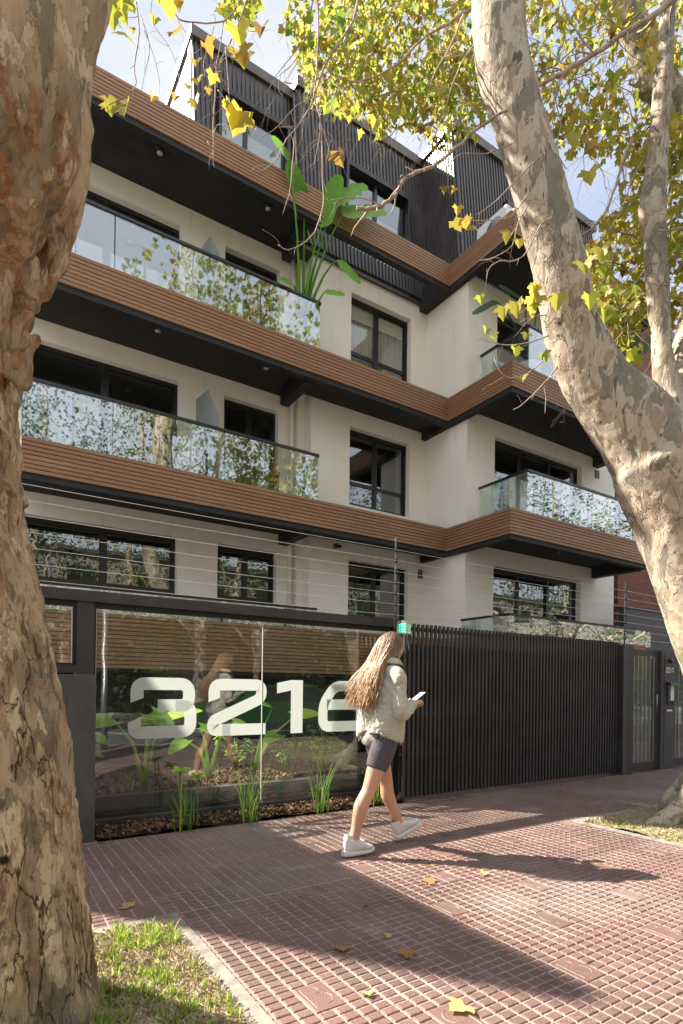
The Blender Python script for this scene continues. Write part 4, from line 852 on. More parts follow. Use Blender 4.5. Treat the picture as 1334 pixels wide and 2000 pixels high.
# balcony furniture glimpsed through the glass
def chair(x, y, z, rz, label, group):
    t = Thing('balcony_chair', label, 'chair', (x, y, z), group); M3 = Matrix.Rotation(rz, 3, 'Z')
    def bb(nm, x0, x1, y0, y1, z0, z1, mt='frame'):
        m = MB(); m.box(x0, x1, y0, y1, z0, z1); m.v = [tuple(M3 @ Vector(v)+Vector((x, y, z))) for v in m.v]; t.part(nm, m, mt)
    bb('seat', -.22, .22, -.22, .22, .42, .46); bb('backrest', -.22, .22, .2, .23, .5, .85)
    for i in (-1, 1):
        for j in (-1, 1): bb('leg', i*.2-.012, i*.2+.012, j*.2-.012, j*.2+.012, 0, .42)
chair(10.2, 7.8, 4.61, .3, 'dark chair behind the first level right balustrade', None); chair(4.2, 9.4, 7.38, 2.8, 'dark chair behind the third level left balustrade', None)
chair(4.4, 9.4, 4.62, 1.2, 'dark chair behind the second level left balustrade, near its end post', None)

# ================================================================== TREES
def smooth_path(P, R_, k=5):
    """Catmull-Rom resample"""
    P = [Vector(p) for p in P]; out = []; ro = []
    for i in range(len(P)-1):
        p0, p1, p2, p3 = P[max(i-1, 0)], P[i], P[i+1], P[min(i+2, len(P)-1)]
        for j in range(k):
            t = j/k; out.append(.5*((2*p1)+(p2-p0)*t+(2*p0-5*p1+4*p2-p3)*t*t+(3*p1-p0-3*p2+p3)*t**3)); ro.append(R_[i]+(R_[i+1]-R_[i])*t)
    return out+[P[-1]], ro+[R_[-1]]
def limbs(list_, voxel, name, mat, thing, amp=.015, fine=.006, plates=0, seed=0):
    m = MB()
    for P, R_ in list_:
        p, r = smooth_path(P, R_); m.tube(p, r, 24, True, .5)
    me = bpy.data.meshes.new('t'); me.from_pydata([tuple(v) for v in m.v], [], m.f); ob = bpy.data.objects.new('t', me); C.objects.link(ob)
    md = ob.modifiers.new('r', 'REMESH'); md.mode = 'VOXEL'; md.voxel_size = voxel; sm = ob.modifiers.new('s', 'SMOOTH'); sm.iterations = 4 if seed == 0 else 2; sm.factor = .6
    dg = bpy.context.evaluated_depsgraph_get(); me2 = bpy.data.meshes.new_from_object(ob.evaluated_get(dg)); bpy.data.objects.remove(ob)
    n = len(me2.vertices); co = np.empty(n*3); me2.vertices.foreach_get('co', co); co = co.reshape(-1, 3); no = np.empty(n*3); me2.vertices.foreach_get('normal', no); no = no.reshape(-1, 3)
    sh = Vector((seed*3.7, seed*1.3, 0)); N_ = noise.noise
    for i in range(n):
        c = Vector(co[i]); z = Vector((c.x, c.y, c.z*.45))+sh
        d = N_(z*3.2)*amp+N_(z*9)*amp*.45+N_(z*30)*fine
        if plates:
            if seed == 1 and 1.95 < c.z < 3.05: d += (abs(N_(z*9+Vector((0, N_(z*20)*.5, 0))))-.2)*.05+N_(z*22)*.012
            if seed == 1: d += (abs(N_(z*13+Vector((N_(z*26)*.6, 0, 0))))-.2)*-.016*(1 if c.z < 2.6 else .3)+N_(z*60)*.0025
            v = N_(z*7.0+Vector((N_(z*14)*.5, N_(z*15)*.5, 0))); d += plates*(min(1, max(0, (v-.02)*(9 if seed == 0 else 3.5)))-.5)*(1 if c.z < 1.1 or seed == 1 else .6)
        co[i] += no[i]*d
    me2.vertices.foreach_set('co', co.ravel()); me2.polygons.foreach_set('use_smooth', [True]*len(me2.polygons)); me2.update(); me2.name = name
    me2.transform(Matrix.Translation(-thing.loc)); me2.materials.clear(); me2.materials.append(Mt[mat]); o = bpy.data.objects.new(name, me2); C.objects.link(o); o.parent = thing.o; return o
LOBE = [(0, .03), (.18, -.06), (.43, -.15), (.44, .05), (.56, .10), (.74, .36), (.55, .36), (.36, .40), (.38, .60), (.20, .74), (.0, 1.0)]   # half a plane leaf, outline
def leaf(mb, c, d, nrm, s, rnd=None, curl=.2, simple=False):
    d = d.normalized(); q = d.cross(nrm).normalized(); n = q.cross(d)
    if simple:
        pr = [(0, 0), (.45, .1), (.38, .5), (0, 1), (-.38, .5), (-.45, .1)]
        mb.add([c+q*(a*s)+d*(b*s)+n*(abs(a)*curl*s) for a, b in pr], [(0, 1, 2, 3), (0, 3, 4, 5)], rnd); return
    V = [c+q*(a*s)+d*(b*s)+n*((abs(a)-.2*b*b)*curl*s) for a, b in LOBE]+[c-q*(a*s)+d*(b*s)+n*((abs(a)-.2*b*b)*curl*s) for a, b in LOBE[1:-1]]
    mb.add(V, [tuple(range(11)), (10, 19, 18, 17, 16, 15, 14, 13, 12, 11, 0)], rnd)
def inpoly(x, y, P):
    r = False; j = len(P)-1
    for i in range(len(P)):
        if (P[i][1] > y) != (P[j][1] > y) and x < (P[j][0]-P[i][0])*(y-P[i][1])/(P[j][1]-P[i][1])+P[i][0]: r = not r
        j = i
    return r
def rv(): return Vector((R.gauss(0, 1), R.gauss(0, 1), R.gauss(0, 1))).normalized()
def canopy(ml, mt, poly, n, d0, d1, size, thr=-.05, cl=55, twigs=40, tone=(.5, .2), tw=(.004, .011), seed=0):
    """leaves on drooping twigs filling a slab of space (outline measured in the photo, real depth range)"""
    xs = [p[0] for p in poly]; ys = [p[1] for p in poly]; k = 0; guard = 0
    while k < n and guard < n*30:
        guard += 1; x, y = R.uniform(min(xs), max(xs)), R.uniform(min(ys), max(ys))
        jx = 22*noise.noise(Vector((x/30, y/30, seed))); 
        if not inpoly(x+jx, y+jx, poly): continue
        d = R.uniform(d0, d1); p = at(x, y, d=d)
        v = noise.noise(Vector((p.x*1.9, p.y*1.9, p.z*1.9+seed)))+.5*noise.noise(p*4.6)+.3*noise.noise(p*11)
        if v < thr+R.uniform(-.12, .12): continue
        for _ in range(R.choice((1, 2, 2, 3))):
            c = p+rv()*.06; dr = (Vector((0, 0, -1))+rv()*.8); leaf(ml, c, dr, (rv()+Vector((0, -.4, 0))).normalized(), size*R.uniform(.6, 1.15), min(1, max(0, R.gauss(tone[0]+v*.18, tone[1]))), R.uniform(0, .5)); k += 1
    for _ in range(twigs):
        for _t in range(40):
            x, y = R.uniform(min(xs), max(xs)), R.uniform(min(ys), max(ys))
            if inpoly(x, y, poly): break
        p = at(x, y, d=R.uniform(d0, d1)); dr = (rv()*.7+Vector((-.2, 0, -.45))).normalized(); P = [p.copy()]; L_ = R.uniform(.4, 1.3); r0 = R.uniform(*tw)
        for i in range(8): dr = (dr+rv()*.32+Vector((0, 0, -.10))).normalized(); p = p+dr*L_/8; P.append(p.copy())
        mt.tube(P, [r0*(1-.8*i/8) for i in range(9)], 5, False)
        for i in (2, 4, 5, 6):
            b = P[i].copy(); e_ = (dr+rv()*.9).normalized(); Q = [b.copy()]
            for j in range(4): e_ = (e_+rv()*.4+Vector((0, 0, -.12))).normalized(); b = b+e_*L_*.09; Q.append(b.copy())
            mt.tube(Q, [r0*.45*(1-.7*j/4) for j in range(5)], 4, False)
def pt(px, py, d): return at(px, py, d=d)
def rr(px, d): return px*d/FPX

# --- right plane tree
T1 = Thing('plane_tree', 'large pale plane tree leaning across the right side of the picture', 'tree', (6.12, 2.50, 0))
D = 5.25
base = Vector((6.12, 2.50, 0))
L1 = [([base+Vector((.12, 0, -.15)), base+Vector((.08, 0, .15)), base+Vector((0, 0, .7)), pt(1432, 1330, D), pt(1388, 1200, D), pt(1347, 1080, D), pt(1315, 980, D), pt(1285, 900, D-.02)], [.52, .42, .38, .375, .37, .37, .40, .41]),
      ([pt(1330, 1010, D), pt(1285, 900, D), pt(1228, 820, D), pt(1165, 745, D-.02), pt(1125, 660, D-.05), pt(1100, 560, D-.1), pt(1075, 450, D-.12), pt(1042, 330, D-.15), pt(1008, 215, D-.18), pt(982, 120, D-.2), pt(975, 30, D-.2), pt(978, -80, D-.1), pt(1000, -260, D+.1)], [.36, .40, .345, .275, .245, .235, .225, .222, .225, .225, .235, .23, .2]),
      ([pt(1330, 930, D+.05), pt(1318, 850, D+.05), pt(1306, 770, D+.1), pt(1292, 680, D+.1), pt(1284, 560, D+.15), pt(1279, 460, D+.2), pt(1275, 405, D+.2), pt(1281, 330, D+.2), pt(1290, 200, D+.2), pt(1301, 60, D+.25), pt(1312, -80, D+.3), pt(1330, -300, D+.4)], [.28, .2, .135, .10, .095, .105, .13, .098, .088, .082, .08, .07]),
      ([pt(1345, 900, D+.2), pt(1352, 800, D+.3), pt(1352, 720, D+.4), pt(1366, 640, D+.5), pt(1400, 500, D+.8), pt(1500, 200, D+1.2), pt(1580, -100, D+1.6), pt(1620, -450, D+2.0)], [.28, .26, .23, .2, .19, .16, .11, .04]),
      ([pt(1300, 880, D+.1), pt(1290, 800, D+.3), pt(1320, 730, D+.5), pt(1370, 620, D+.7), pt(1440, 420, D+1.0), pt(1480, 100, D+1.4)], [.25, .2, .17, .15, .11, .04]),
      ([pt(1420, 420, D+1.6), pt(1355, 260, D+1.6), pt(1290, 160, D+1.6), pt(1245, 70, D+1.5), pt(1222, 0, D+1.5), pt(1205, -120, D+1.5)], [.24, .22, .185, .165, .16, .15]),
      ([pt(1265, 185, D+1.55), pt(1262, 140, D+1.55), pt(1255, 90, D+1.5)], [.09, .12, .12])]
for a, l, z in ((2.72, .98, .02), (3.7, .95, 0), (4.6, .9, 0), (1.6, .8, 0), (.2, .9, 0), (5.5, .8, 0)):
    dd = Vector((cos(a), sin(a), 0)); L1.append(([base+Vector((0, 0, .75)), base+dd*.32+Vector((0, 0, .34)), base+dd*.58+Vector((0, 0, .10)), base+dd*l*.85+Vector((0, 0, .0)), base+dd*(l+.1)+Vector((0, 0, -.10))], [.2, .18, .13, .085, .05]))
limbs(L1, .026, 'trunk', 'bark', T1, .018, .006, .007, 0)
ml, mt = MB(), MB()
canopy(ml, mt, [(560, -60), (980, -60), (960, 200), (905, 262), (850, 285), (790, 235), (735, 262), (715, 200), (660, 232), (610, 190), (585, 120), (560, 60)], 4300, 5.6, 8.4, .078, .02, 50, 90, (.55, .19), (.003, .007))
canopy(ml, mt, [(560, -500), (1700, -500), (1500, -40), (560, -40)], 900, 5.5, 9, .13, -.05, 50, 30, (.4, .2))
canopy(ml, mt, [(1010, -40), (1334, -40), (1334, 300), (1260, 330), (1190, 300), (1120, 320), (1080, 260), (1040, 150)], 1300, 5.6, 8.0, .085, .10, 50, 90, (.58, .19), (.003, .008), seed=3)
canopy(ml, mt, [(1240, 250), (1400, 200), (1400, 640), (1290, 620), (1215, 600), (1140, 640), (1105, 560), (1150, 470), (1215, 400)], 1300, 5.7, 7.6, .105, .05, 50, 60, (.62, .17), (.003, .008), seed=5)
canopy(ml, mt, [(1120, 560), (1270, 560), (1260, 700), (1160, 650)], 60, 5.7, 6.5, .15, -.1, 50, 14, (.5, .16), seed=6)
canopy(ml, mt, [(1390, -300), (1850, -300), (1800, 420), (1400, 560)], 1100, 5.6, 8.2, .11, .02, 50, 40, (.5, .2), seed=9)
def twig(mb, P, r0, r1, d, k=3, sides=True, n=6):
    r0 *= .62; r1 *= .62
    """P: list of photo points, d: depth (or pair)"""
    d0, d1 = (d, d) if not isinstance(d, tuple) else d; K = len(P)-1; W = [pt(x, y, d0+(d1-d0)*i/K) for i, (x, y) in enumerate(P)]
    q, r = smooth_path(W, [r0+(r1-r0)*i/K for i in range(K+1)], k); q = [c+rv()*r[i]*.5 for i, c in enumerate(q)]; mb.tube(q, r, n, True)
    if sides:
        for i in range(2, len(q)-1, 2):
            if R.random() < .8:
                b = q[i].copy(); dr = ((q[i+1]-q[i-1]).normalized()*.6+rv()*.8).normalized(); Q = [b.copy()]; L_ = R.uniform(.04, .16)*(d0/3)
                for j in range(4): dr = (dr+rv()*.35+Vector((0, 0, -.12))).normalized(); b = b+dr*L_/4; Q.append(b.copy())
                mb.tube(Q, [r[i]*.55*(1-.6*j/4) for j in range(5)], 4, True)
mb2 = MB()
twig(mb2, [(1340, -20), (1285, 25), (1225, 62), (1160, 105), (1100, 142), (1045, 170)], .040, .024, 5.0, 4); twig(mb2, [(1160, 105), (1125, 60), (1100, 10), (1095, -30)], .014, .008, 5.0); twig(mb2, [(1100, 142), (1085, 190), (1095, 240), (1088, 290), (1105, 330)], .010, .005, 5.0)
twig(mb2, [(1225, 62), (1180, 30), (1150, -10)], .012, .008, 5.0); twig(mb2, [(1236, 270), (1215, 320), (1200, 370), (1178, 420), (1150, 450), (1105, 470)], .030, .010, 5.6, 4)
twig(mb2, [(1270, 290), (1235, 350), (1218, 400), (1180, 470)], .014, .006, 5.6); twig(mb2, [(1262, 520), (1235, 560), (1190, 590), (1155, 640)], .016, .006, 5.7)
twig(mb2, [(1334, 445), (1300, 452), (1285, 450)], .02, .015, 5.3); twig(mb2, [(1340, 330), (1308, 355), (1296, 380)], .016, .012, 5.3)
twig(mb2, [(990, 215), (940, 245), (890, 290), (845, 325), (812, 338), (790, 352), (772, 380), (745, 402), (722, 408), (698, 407)], .020, .024, (4.9, 4.6), 4); twig(mb2, [(745, 402), (722, 392), (690, 386), (648, 390)], .012, .006, 4.6)
twig(mb2, [(905, 30), (880, 90), (850, 140), (835, 190)], .018, .008, 5.2); twig(mb2, [(975, 60), (925, 90), (890, 150), (870, 210), (850, 262)], .016, .006, 5.1)
twig(mb2, [(960, -10), (900, 30), (870, 50), (820, 80), (770, 130), (700, 160), (665, 150)], .024, .008, 5.6, 4); twig(mb2, [(700, -20), (690, 40), (650, 100), (625, 150), (615, 195)], .018, .010, 5.2, 4)
twig(mb2, [(1000, 280), (950, 300), (900, 300), (870, 330)], .010, .005, 4.9); twig(mb2, [(1030, 380), (1000, 420), (960, 430), (905, 430)], .010, .005, 4.8); twig(mb2, [(1035, 395), (1010, 440), (1000, 480), (960, 505), (935, 508)], .010, .004, 4.8)
twig(mb2, [(1055, 440), (1030, 490), (1005, 510), (975, 510), (955, 525), (950, 548)], .010, .005, 4.8); twig(mb2, [(1060, 300), (1000, 360), (960, 400), (930, 420)], .010, .005, 4.85)
twig(mb2, [(1072, 655), (1020, 672), (975, 672), (930, 658)], .010, .004, 4.8); twig(mb2, [(1090, 715), (1062, 750), (1020, 790), (1003, 800)], .010, .005, 4.8); twig(mb2, [(1062, 750), (1066, 780), (1064, 808)], .007, .004, 4.8)
twig(mb2, [(1075, 690), (1030, 730), (985, 735), (965, 700)], .009, .004, 4.8); twig(mb2, [(1068, 615), (1035, 620), (1015, 630)], .009, .004, 4.8); twig(mb2, [(1050, 560), (1030, 600), (1005, 618)], .008, .004, 4.8)
T1.part('branches', mb2, 'bright'); T1.part('twigs', mt, 'twig'); 
def hang(mb, px, py, wpx, d, rnd, roll=0):
    s_ = wpx*.88*d/FPX; dr = (Vector((sin(roll), 0, -1))+rv()*.4); leaf(mb, pt(px, py-wpx*.45, d), dr, (-fw+rv()*.7).normalized(), s_, rnd, R.uniform(.15, .75))
for px, py, w_, rn in [(885, 445, 30, .75), (905, 438, 24, .9), (918, 450, 26, .7), (893, 412, 20, .92), (1000, 470, 34, .7), (1012, 478, 24, .65), (870, 372, 16, .97), (888, 375, 14, .9), (938, 585, 18, .5), (1010, 605, 34, .7), (1035, 608, 28, .66), (985, 612, 30, .72), (1042, 568, 24, .8), (1055, 590, 30, .68), (1030, 660, 20, .5), (950, 650, 18, .6), (962, 662, 16, .62), (1005, 690, 26, .5), (1060, 700, 22, .5), (1020, 745, 20, .5), (1048, 565, 22, .7), (1035, 590, 26, .7), (1090, 590, 34, .6), (1150, 590, 34, .55), (1180, 620, 34, .5), (1185, 610, 30, .45), (1140, 530, 40, .6), (1175, 500, 40, .65), (1150, 350, 48, .68), (1128, 278, 44, .66), (1148, 290, 40, .75), (1150, 300, 28, .95), (735, 245, 26, .7), (855, 185, 30, .7), (860, 200, 26, .8), (700, 262, 18, .8), (1270, 85, 30, .85), (1265, 130, 34, .75), (1200, 155, 30, .4), (655, 42, 34, .25), (672, 50, 34, .22)]: hang(ml, px, py, min(w_, 36), 4.75 if px > 860 else 5.0, rn, R.uniform(-.5, .5))
T1.part('crown', ml, 'leaf')

# --- left plane tree, close to the camera
T2 = Thing('plane_tree', 'thick rough barked plane tree filling the left edge, close to the camera', 'tree', (.02, 2.12, 0))
d2 = 2.1
L2 = [([pt(22, 2240, d2), pt(22, 2080, d2), pt(-2, 1950, d2), pt(-18, 1800, d2), pt(-28, 1650, d2), pt(-38, 1500, d2), pt(-58, 1350, d2), pt(-82, 1200, d2), pt(-106, 1050, d2), pt(-122, 900, d2), pt(-128, 760, d2), pt(-125, 640, d2), pt(-108, 540, d2), pt(-80, 440, d2)], [rr(x, d2) for x in (215, 180, 178, 178, 172, 162, 155, 150, 146, 142, 140, 148, 152, 150)]),
      ([pt(-70, 470, d2-.10), pt(-35, 400, d2-.18), pt(2, 300, d2-.24), pt(14, 190, d2-.26), pt(16, 90, d2-.26), pt(14, 0, d2-.24), pt(0, -160, d2-.1), pt(-60, -420, d2+.1)], [rr(x, d2-.2) for x in (60, 105, 124, 128, 127, 127, 115, 100)]),
      ([pt(-100, 640, d2+.1), pt(-60, 540, d2+.12), pt(18, 440, d2+.15), pt(62, 350, d2+.18), pt(82, 262, d2+.2), pt(86, 180, d2+.2), pt(104, 100, d2+.22), pt(128, 20, d2+.25), pt(170, -100, d2+.3), pt(260, -340, d2+.6)], [rr(x, d2+.2) for x in (100, 104, 100, 96, 91, 82, 76, 72, 66, 52)]),
      ([pt(70, 400, d2+.15), pt(92, 452, d2+.12), pt(104, 490, d2+.1), pt(98, 520, d2+.1), pt(94, 545, d2+.1)], [rr(x, d2) for x in (34, 24, 17, 9, 3)]),
      ([pt(25, 585, d2), pt(52, 592, d2), pt(70, 600, d2), pt(76, 606, d2)], [rr(x, d2) for x in (20, 12, 11, 8)]),
      ([pt(20, 740, d2), pt(42, 705, d2), pt(60, 678, d2), pt(70, 660, d2)], [rr(x, d2) for x in (30, 22, 13, 5)])]
limbs(L2, .0085, 'trunk', 'bark_near', T2, .020, .007, .009, 1)
tr_ = [o for o in C.objects if o.parent == T2.o and o.name.startswith('trunk')][0]; fl = MB(); cnt = 0
while cnt < 95:                                             # peeling plates standing off the near trunk
    v = tr_.data.vertices[R.randrange(len(tr_.data.vertices))]; c = v.co+T2.loc; n_ = v.normal
    if not (.1 < c.z < 3.1) or n_.dot(-fw) < .05 or (c.z < 1.9 and R.random() < .55): continue
    q_ = n_.cross(Vector((0, 0, 1))).normalized(); u_ = q_.cross(n_)*-1 if q_.cross(n_).z < 0 else q_.cross(n_); wd = R.uniform(.008, .026); ht = R.uniform(.015, .06); k = 9; V = [c+n_*.006]
    for i in range(k): t = 2*pi*i/k; lift = .004+.012*max(0, cos(t-R.uniform(0, 1)))*R.random(); V.append(c+q_*(cos(t)*wd*R.uniform(.6, 1.25))+u_*(sin(t)*ht*R.uniform(.6, 1.2))+n_*(lift-.002))
    fl.add(V, [(0, 1+i, 1+(i+1) % k) for i in range(k)], .5); cnt += 1
T2.part('bark_flakes', fl, 'bark_near').modifiers.new('s', 'SOLIDIFY').thickness = .003
mt2 = MB()
for P, r0, r1, dd in [([(262, -20), (272, 60), (262, 130), (265, 165), (240, 190), (213, 205)], .005, .003, 2.7), ([(275, 30), (292, 90), (283, 140), (275, 185)], .0035, .002, 2.7), ([(282, 60), (300, 110), (310, 150), (312, 165)], .0035, .002, 2.75), ([(300, -20), (296, 40), (330, 90), (345, 130), (350, 160)], .003, .002, 2.8),
        ([(488, -20), (465, 50), (440, 100), (424, 140), (420, 190), (417, 240), (417, 290), (405, 276)], .007, .004, 2.9), ([(338, 12), (350, 38), (385, 44), (437, 42), (462, 12), (475, -20)], .005, .006, 2.9), ([(345, 35), (357, 55), (365, 65)], .003, .002, 2.9), ([(418, 50), (410, 85), (398, 120), (400, 150), (388, 155)], .004, .002, 2.9),
        ([(437, 42), (430, 90), (422, 130), (425, 170)], .004, .003, 2.9), ([(440, 92), (445, 145), (448, 190), (452, 215), (458, 228)], .005, .003, 2.85), ([(425, 175), (440, 195), (450, 215)], .004, .002, 2.85), ([(398, 190), (408, 170), (410, 130), (420, 125)], .003, .002, 2.9), ([(417, 210), (419, 270), (416, 310), (419, 328)], .003, .0015, 2.9),
        ([(470, 10), (480, 55), (500, 62), (520, 60)], .003, .002, 2.95), ([(560, 30), (556, 60), (545, 80)], .003, .0015, 3.2)]: twig(mt2, P, r0, r1, dd)
for P, r0, r1, dd in [([(620, -20), (622, 60), (618, 140), (612, 192), (588, 238), (560, 272), (540, 312), (518, 330), (503, 336)], .010, .004, 3.7), ([(614, 190), (628, 250), (630, 350), (631, 400), (615, 452), (588, 478), (562, 488), (543, 478)], .009, .004, 3.7), ([(576, 255), (572, 310), (568, 360), (563, 385), (552, 418)], .006, .003, 3.7), ([(622, 205), (625, 260), (618, 300), (612, 330)], .005, .003, 3.7), ([(630, 250), (642, 290), (636, 320)], .004, .002, 3.7), ([(640, 258), (652, 275), (658, 295)], .004, .002, 3.7), ([(612, 192), (580, 205), (545, 245), (512, 268)], .005, .003, 3.7), ([(548, 248), (575, 246), (590, 238)], .004, .003, 3.7), ([(555, 160), (580, 165), (610, 160), (640, 140)], .006, .004, 3.7)]: twig(mt2, P, r0, r1, dd)
T2.part('twigs', mt2, 'bright')
m2 = MB()
for px, py, w_, rn in [(232, 220, 40, .62), (218, 218, 28, .6), (248, 225, 30, .66), (206, 208, 18, .97), (325, 14, 34, .8), (222, 42, 28, .5), (238, 32, 24, .55), (205, 14, 22, .55), (304, 44, 16, .75), (348, 80, 28, .96), (412, 84, 0, 0), (383, 128, 18, .8), (385, 165, 20, .75), (381, 205, 22, .78), (463, 70, 36, .68), (466, 118, 36, .86), (478, 126, 30, .82), (454, 230, 38, .74), (472, 240, 44, .8), (512, 67, 26, 1.0), (399, 97, 24, .93), (370, 175, 16, .66), (416, 153, 20, .9), (345, 195, 14, .95), (300, 195, 14, .93), (660, 308, 26, .98), (405, 178, 12, .98), (345, 5, 26, .8), (258, 60, 10, .9)]:
    if w_: hang(m2, px, py, w_*1.25, 2.8 if px < 600 else 3.65, rn, R.uniform(-.6, .6))
canopy(m2, mt2, [(430, -60), (500, -60), (495, 20), (470, 40), (440, 25)], 160, 5.5, 6.8, .11, -.3, 50, 6, (.5, .15), seed=8)
canopy(m2, mt2, [(180, -30), (260, -40), (235, 30), (200, 40)], 14, 3.5, 4.2, .12, -.5, 50, 4, (.5, .15), seed=8)
T2.part('crown', m2, 'leaf')

# --- trees behind the camera along the street and across it (seen in the glass)
def street_tree(x, y, h, r, label, n=1300, size=.2, trunk=.22, z0=2.6, zt=None, clear=None, grp='street trees behind the camera, seen in the glass'):
    t = Thing('street_tree', label, 'tree', (x, y, 0), grp); a = R.uniform(0, 6); P = [Vector((x, y, -.2)), Vector((x+.05, y, 1.2)), Vector((x+.1, y+.1, z0)), Vector((x+.5*cos(a), y+.5*sin(a), h*.7)), Vector((x+.7*cos(a), y+.7*sin(a), h))]
    m = MB(); p, q = smooth_path(P, [trunk*1.5, trunk, trunk*.9, trunk*.5, .04]); m.tube(p, q, 12)
    for k in range(5):
        b = R.uniform(0, 6.28); s_ = Vector((x+.1, y+.1, z0-.2+k*.5)); e_ = s_+Vector((cos(b)*r*.6, sin(b)*r*.6, R.uniform(1.4, 3.0))); p, q = smooth_path([s_, s_.lerp(e_, .5)+Vector((0, 0, -.15)), e_], [trunk*.55, trunk*.4, .04]); m.tube(p, q, 8)
    t.part('trunk', m, 'bark'); m = MB(); k = 0; c0 = Vector((x, y, (h+z0+.8)/2))
    while k < n:
        v = rv()*R.random()**.4; p = c0+Vector((v.x*r, v.y*r, v.z*(h-z0)*.58)); 
        if noise.noise(p*.8)+.6*noise.noise(p*2.0) < .06: k += .04; continue
        leaf(m, p, rv()+Vector((0, 0, -.6)), rv(), size*R.uniform(.6, 1.2), min(1, max(0, R.gauss(.5, .25))), .3, True); k += 1
    t.part('crown', m, 'dark_leaf'); return t
STREET = [(-2.5, -3.4, 10, 2.6, 2600, 'young street tree directly behind the camera on the left'), (1.9, -6.2, 12, 2.8, 2600, 'tall street tree behind the camera by the grey post'), (9.5, -3.4, 11, 2.6, 2400, 'street tree at the kerb behind the green car'), (14.5, -5.2, 12, 3.2, 2800, 'broad street tree near the white car'),
    (19.5, -5, 14, 3.9, 3600, 'tall wide street tree to the right of the white car'), (25, -3.5, 13, 3.8, 2600, 'rightmost street tree on the near kerb'), (6.4, -8.5, 15, 3.2, 3000, 'tallest street tree, out over the road behind the camera'), (1, -13.5, 11, 3.2, 2200, 'street tree on the far pavement, left of the others'), (11, -14, 11, 3.4, 2200, 'street tree on the far pavement opposite the slatted gate'), (21, -14, 11, 3.6, 2200, 'rightmost street tree on the far pavement'), (33, -6, 12, 4.0, 2400, 'street tree far along the near kerb, beyond the rightmost one'), (45, -9, 13, 4.5, 2200, 'farthest street tree along the kerb'), (-9.0, -7.5, 9, 2.6, 1400, 'small street tree far left behind the camera')]
for x, y, h, r, n, lb in STREET: street_tree(x, y, h, r, lb, int(n*2.1), .125)
hd = MB()
hd.box(-14, 76, -16.0, -15.4, 0, 4.2, .1)
for _ in range(15000):
    p = Vector((R.uniform(-14, 76), R.uniform(-15.45, -14.9), R.uniform(0, 1)**.9*4.9)); leaf(hd, p, rv(), rv(), R.uniform(.18, .36), min(1, max(0, R.gauss(.4, .25))), .3, True)
tag(hd.obj('hedge', Mt['dark_leaf'], (10, -15.5, 0)), 'tall hedge across the street, seen only in the glass', 'hedge')
H_ = Thing('house', 'pale three storey house across the street, seen only in the glass', 'building', (8, -19, 0)); m = MB(); m.box(-14, 78, -26, -18, 0, 9.5); H_.part('wall', m, 'conc'); m = MB(); m.box(-14.3, 78.3, -26.3, -17.7, 9.501, 9.8); H_.part('roof', m, 'coping')
for i in range(21):
    for z in (1.0, 4.1, 7.1): m = MB(); m.box(-12+i*4.2, -10.4+i*4.2, -17.99, -17.95, z, z+1.5); H_.part('window', m, 'frame')
LP = Thing('lamp_post', 'grey steel post at the kerb behind the camera', 'post', (2.1, -1.2, 0)); m = MB(); m.tube([(2.1, -1.2, 0), (2.1, -1.2, 1.2), (2.1, -1.2, 1.22), (2.1, -1.2, 5.5)], [.07, .07, .055, .05], 14); LP.part('pole', m, 'steel')
def car(x, y, label, paint):
    t = Thing('parked_car', label, 'car', (x, y, -.15), 'cars parked across the kerb behind the camera'); z = -.15
    pr = [(-2.1, .35), (-2.1, .75), (-1.95, .95), (-1.25, 1.02), (-.65, 1.42), (.9, 1.46), (1.6, 1.05), (2.05, .98), (2.12, .7), (2.1, .35)]
    m = MB(); m.prism([(x+a, y-.85, z+b) for a, b in pr], (0, 1.7, 0)); bevel(t.part('body', m, paint), .06, 3)
    m = MB(); m.prism([(x+a, y-.866, z+b) for a, b in ((-1.1, 1.04), (-.6, 1.38), (.85, 1.41), (1.35, 1.06))], (0, 1.732, 0)); t.part('windows', m, 'carglass')
    m = MB(); m.box(x-2.0, x+2.0, y-.87, y+.87, z+.28, z+.48); t.part('sill', m, 'carblack')
    for a in (-1.35, 1.35):
        for s_ in (-.88, .70): m = MB(); m.cyl((x+a, y+s_, z+.33), .33, .18, 24, ax=1); w_ = t.part('wheel', m, 'tyre'); m = MB(); m.cyl((x+a, y+s_-.006, z+.33), .2, .192, 10, ax=1); t.sub(w_, 'rim', m, 'steel')
car(6.9, -3.6, 'green car parked at the kerb behind the camera', 'carpaint'); car(13.2, -3.6, 'white car parked at the kerb behind the camera', 'carwhite')

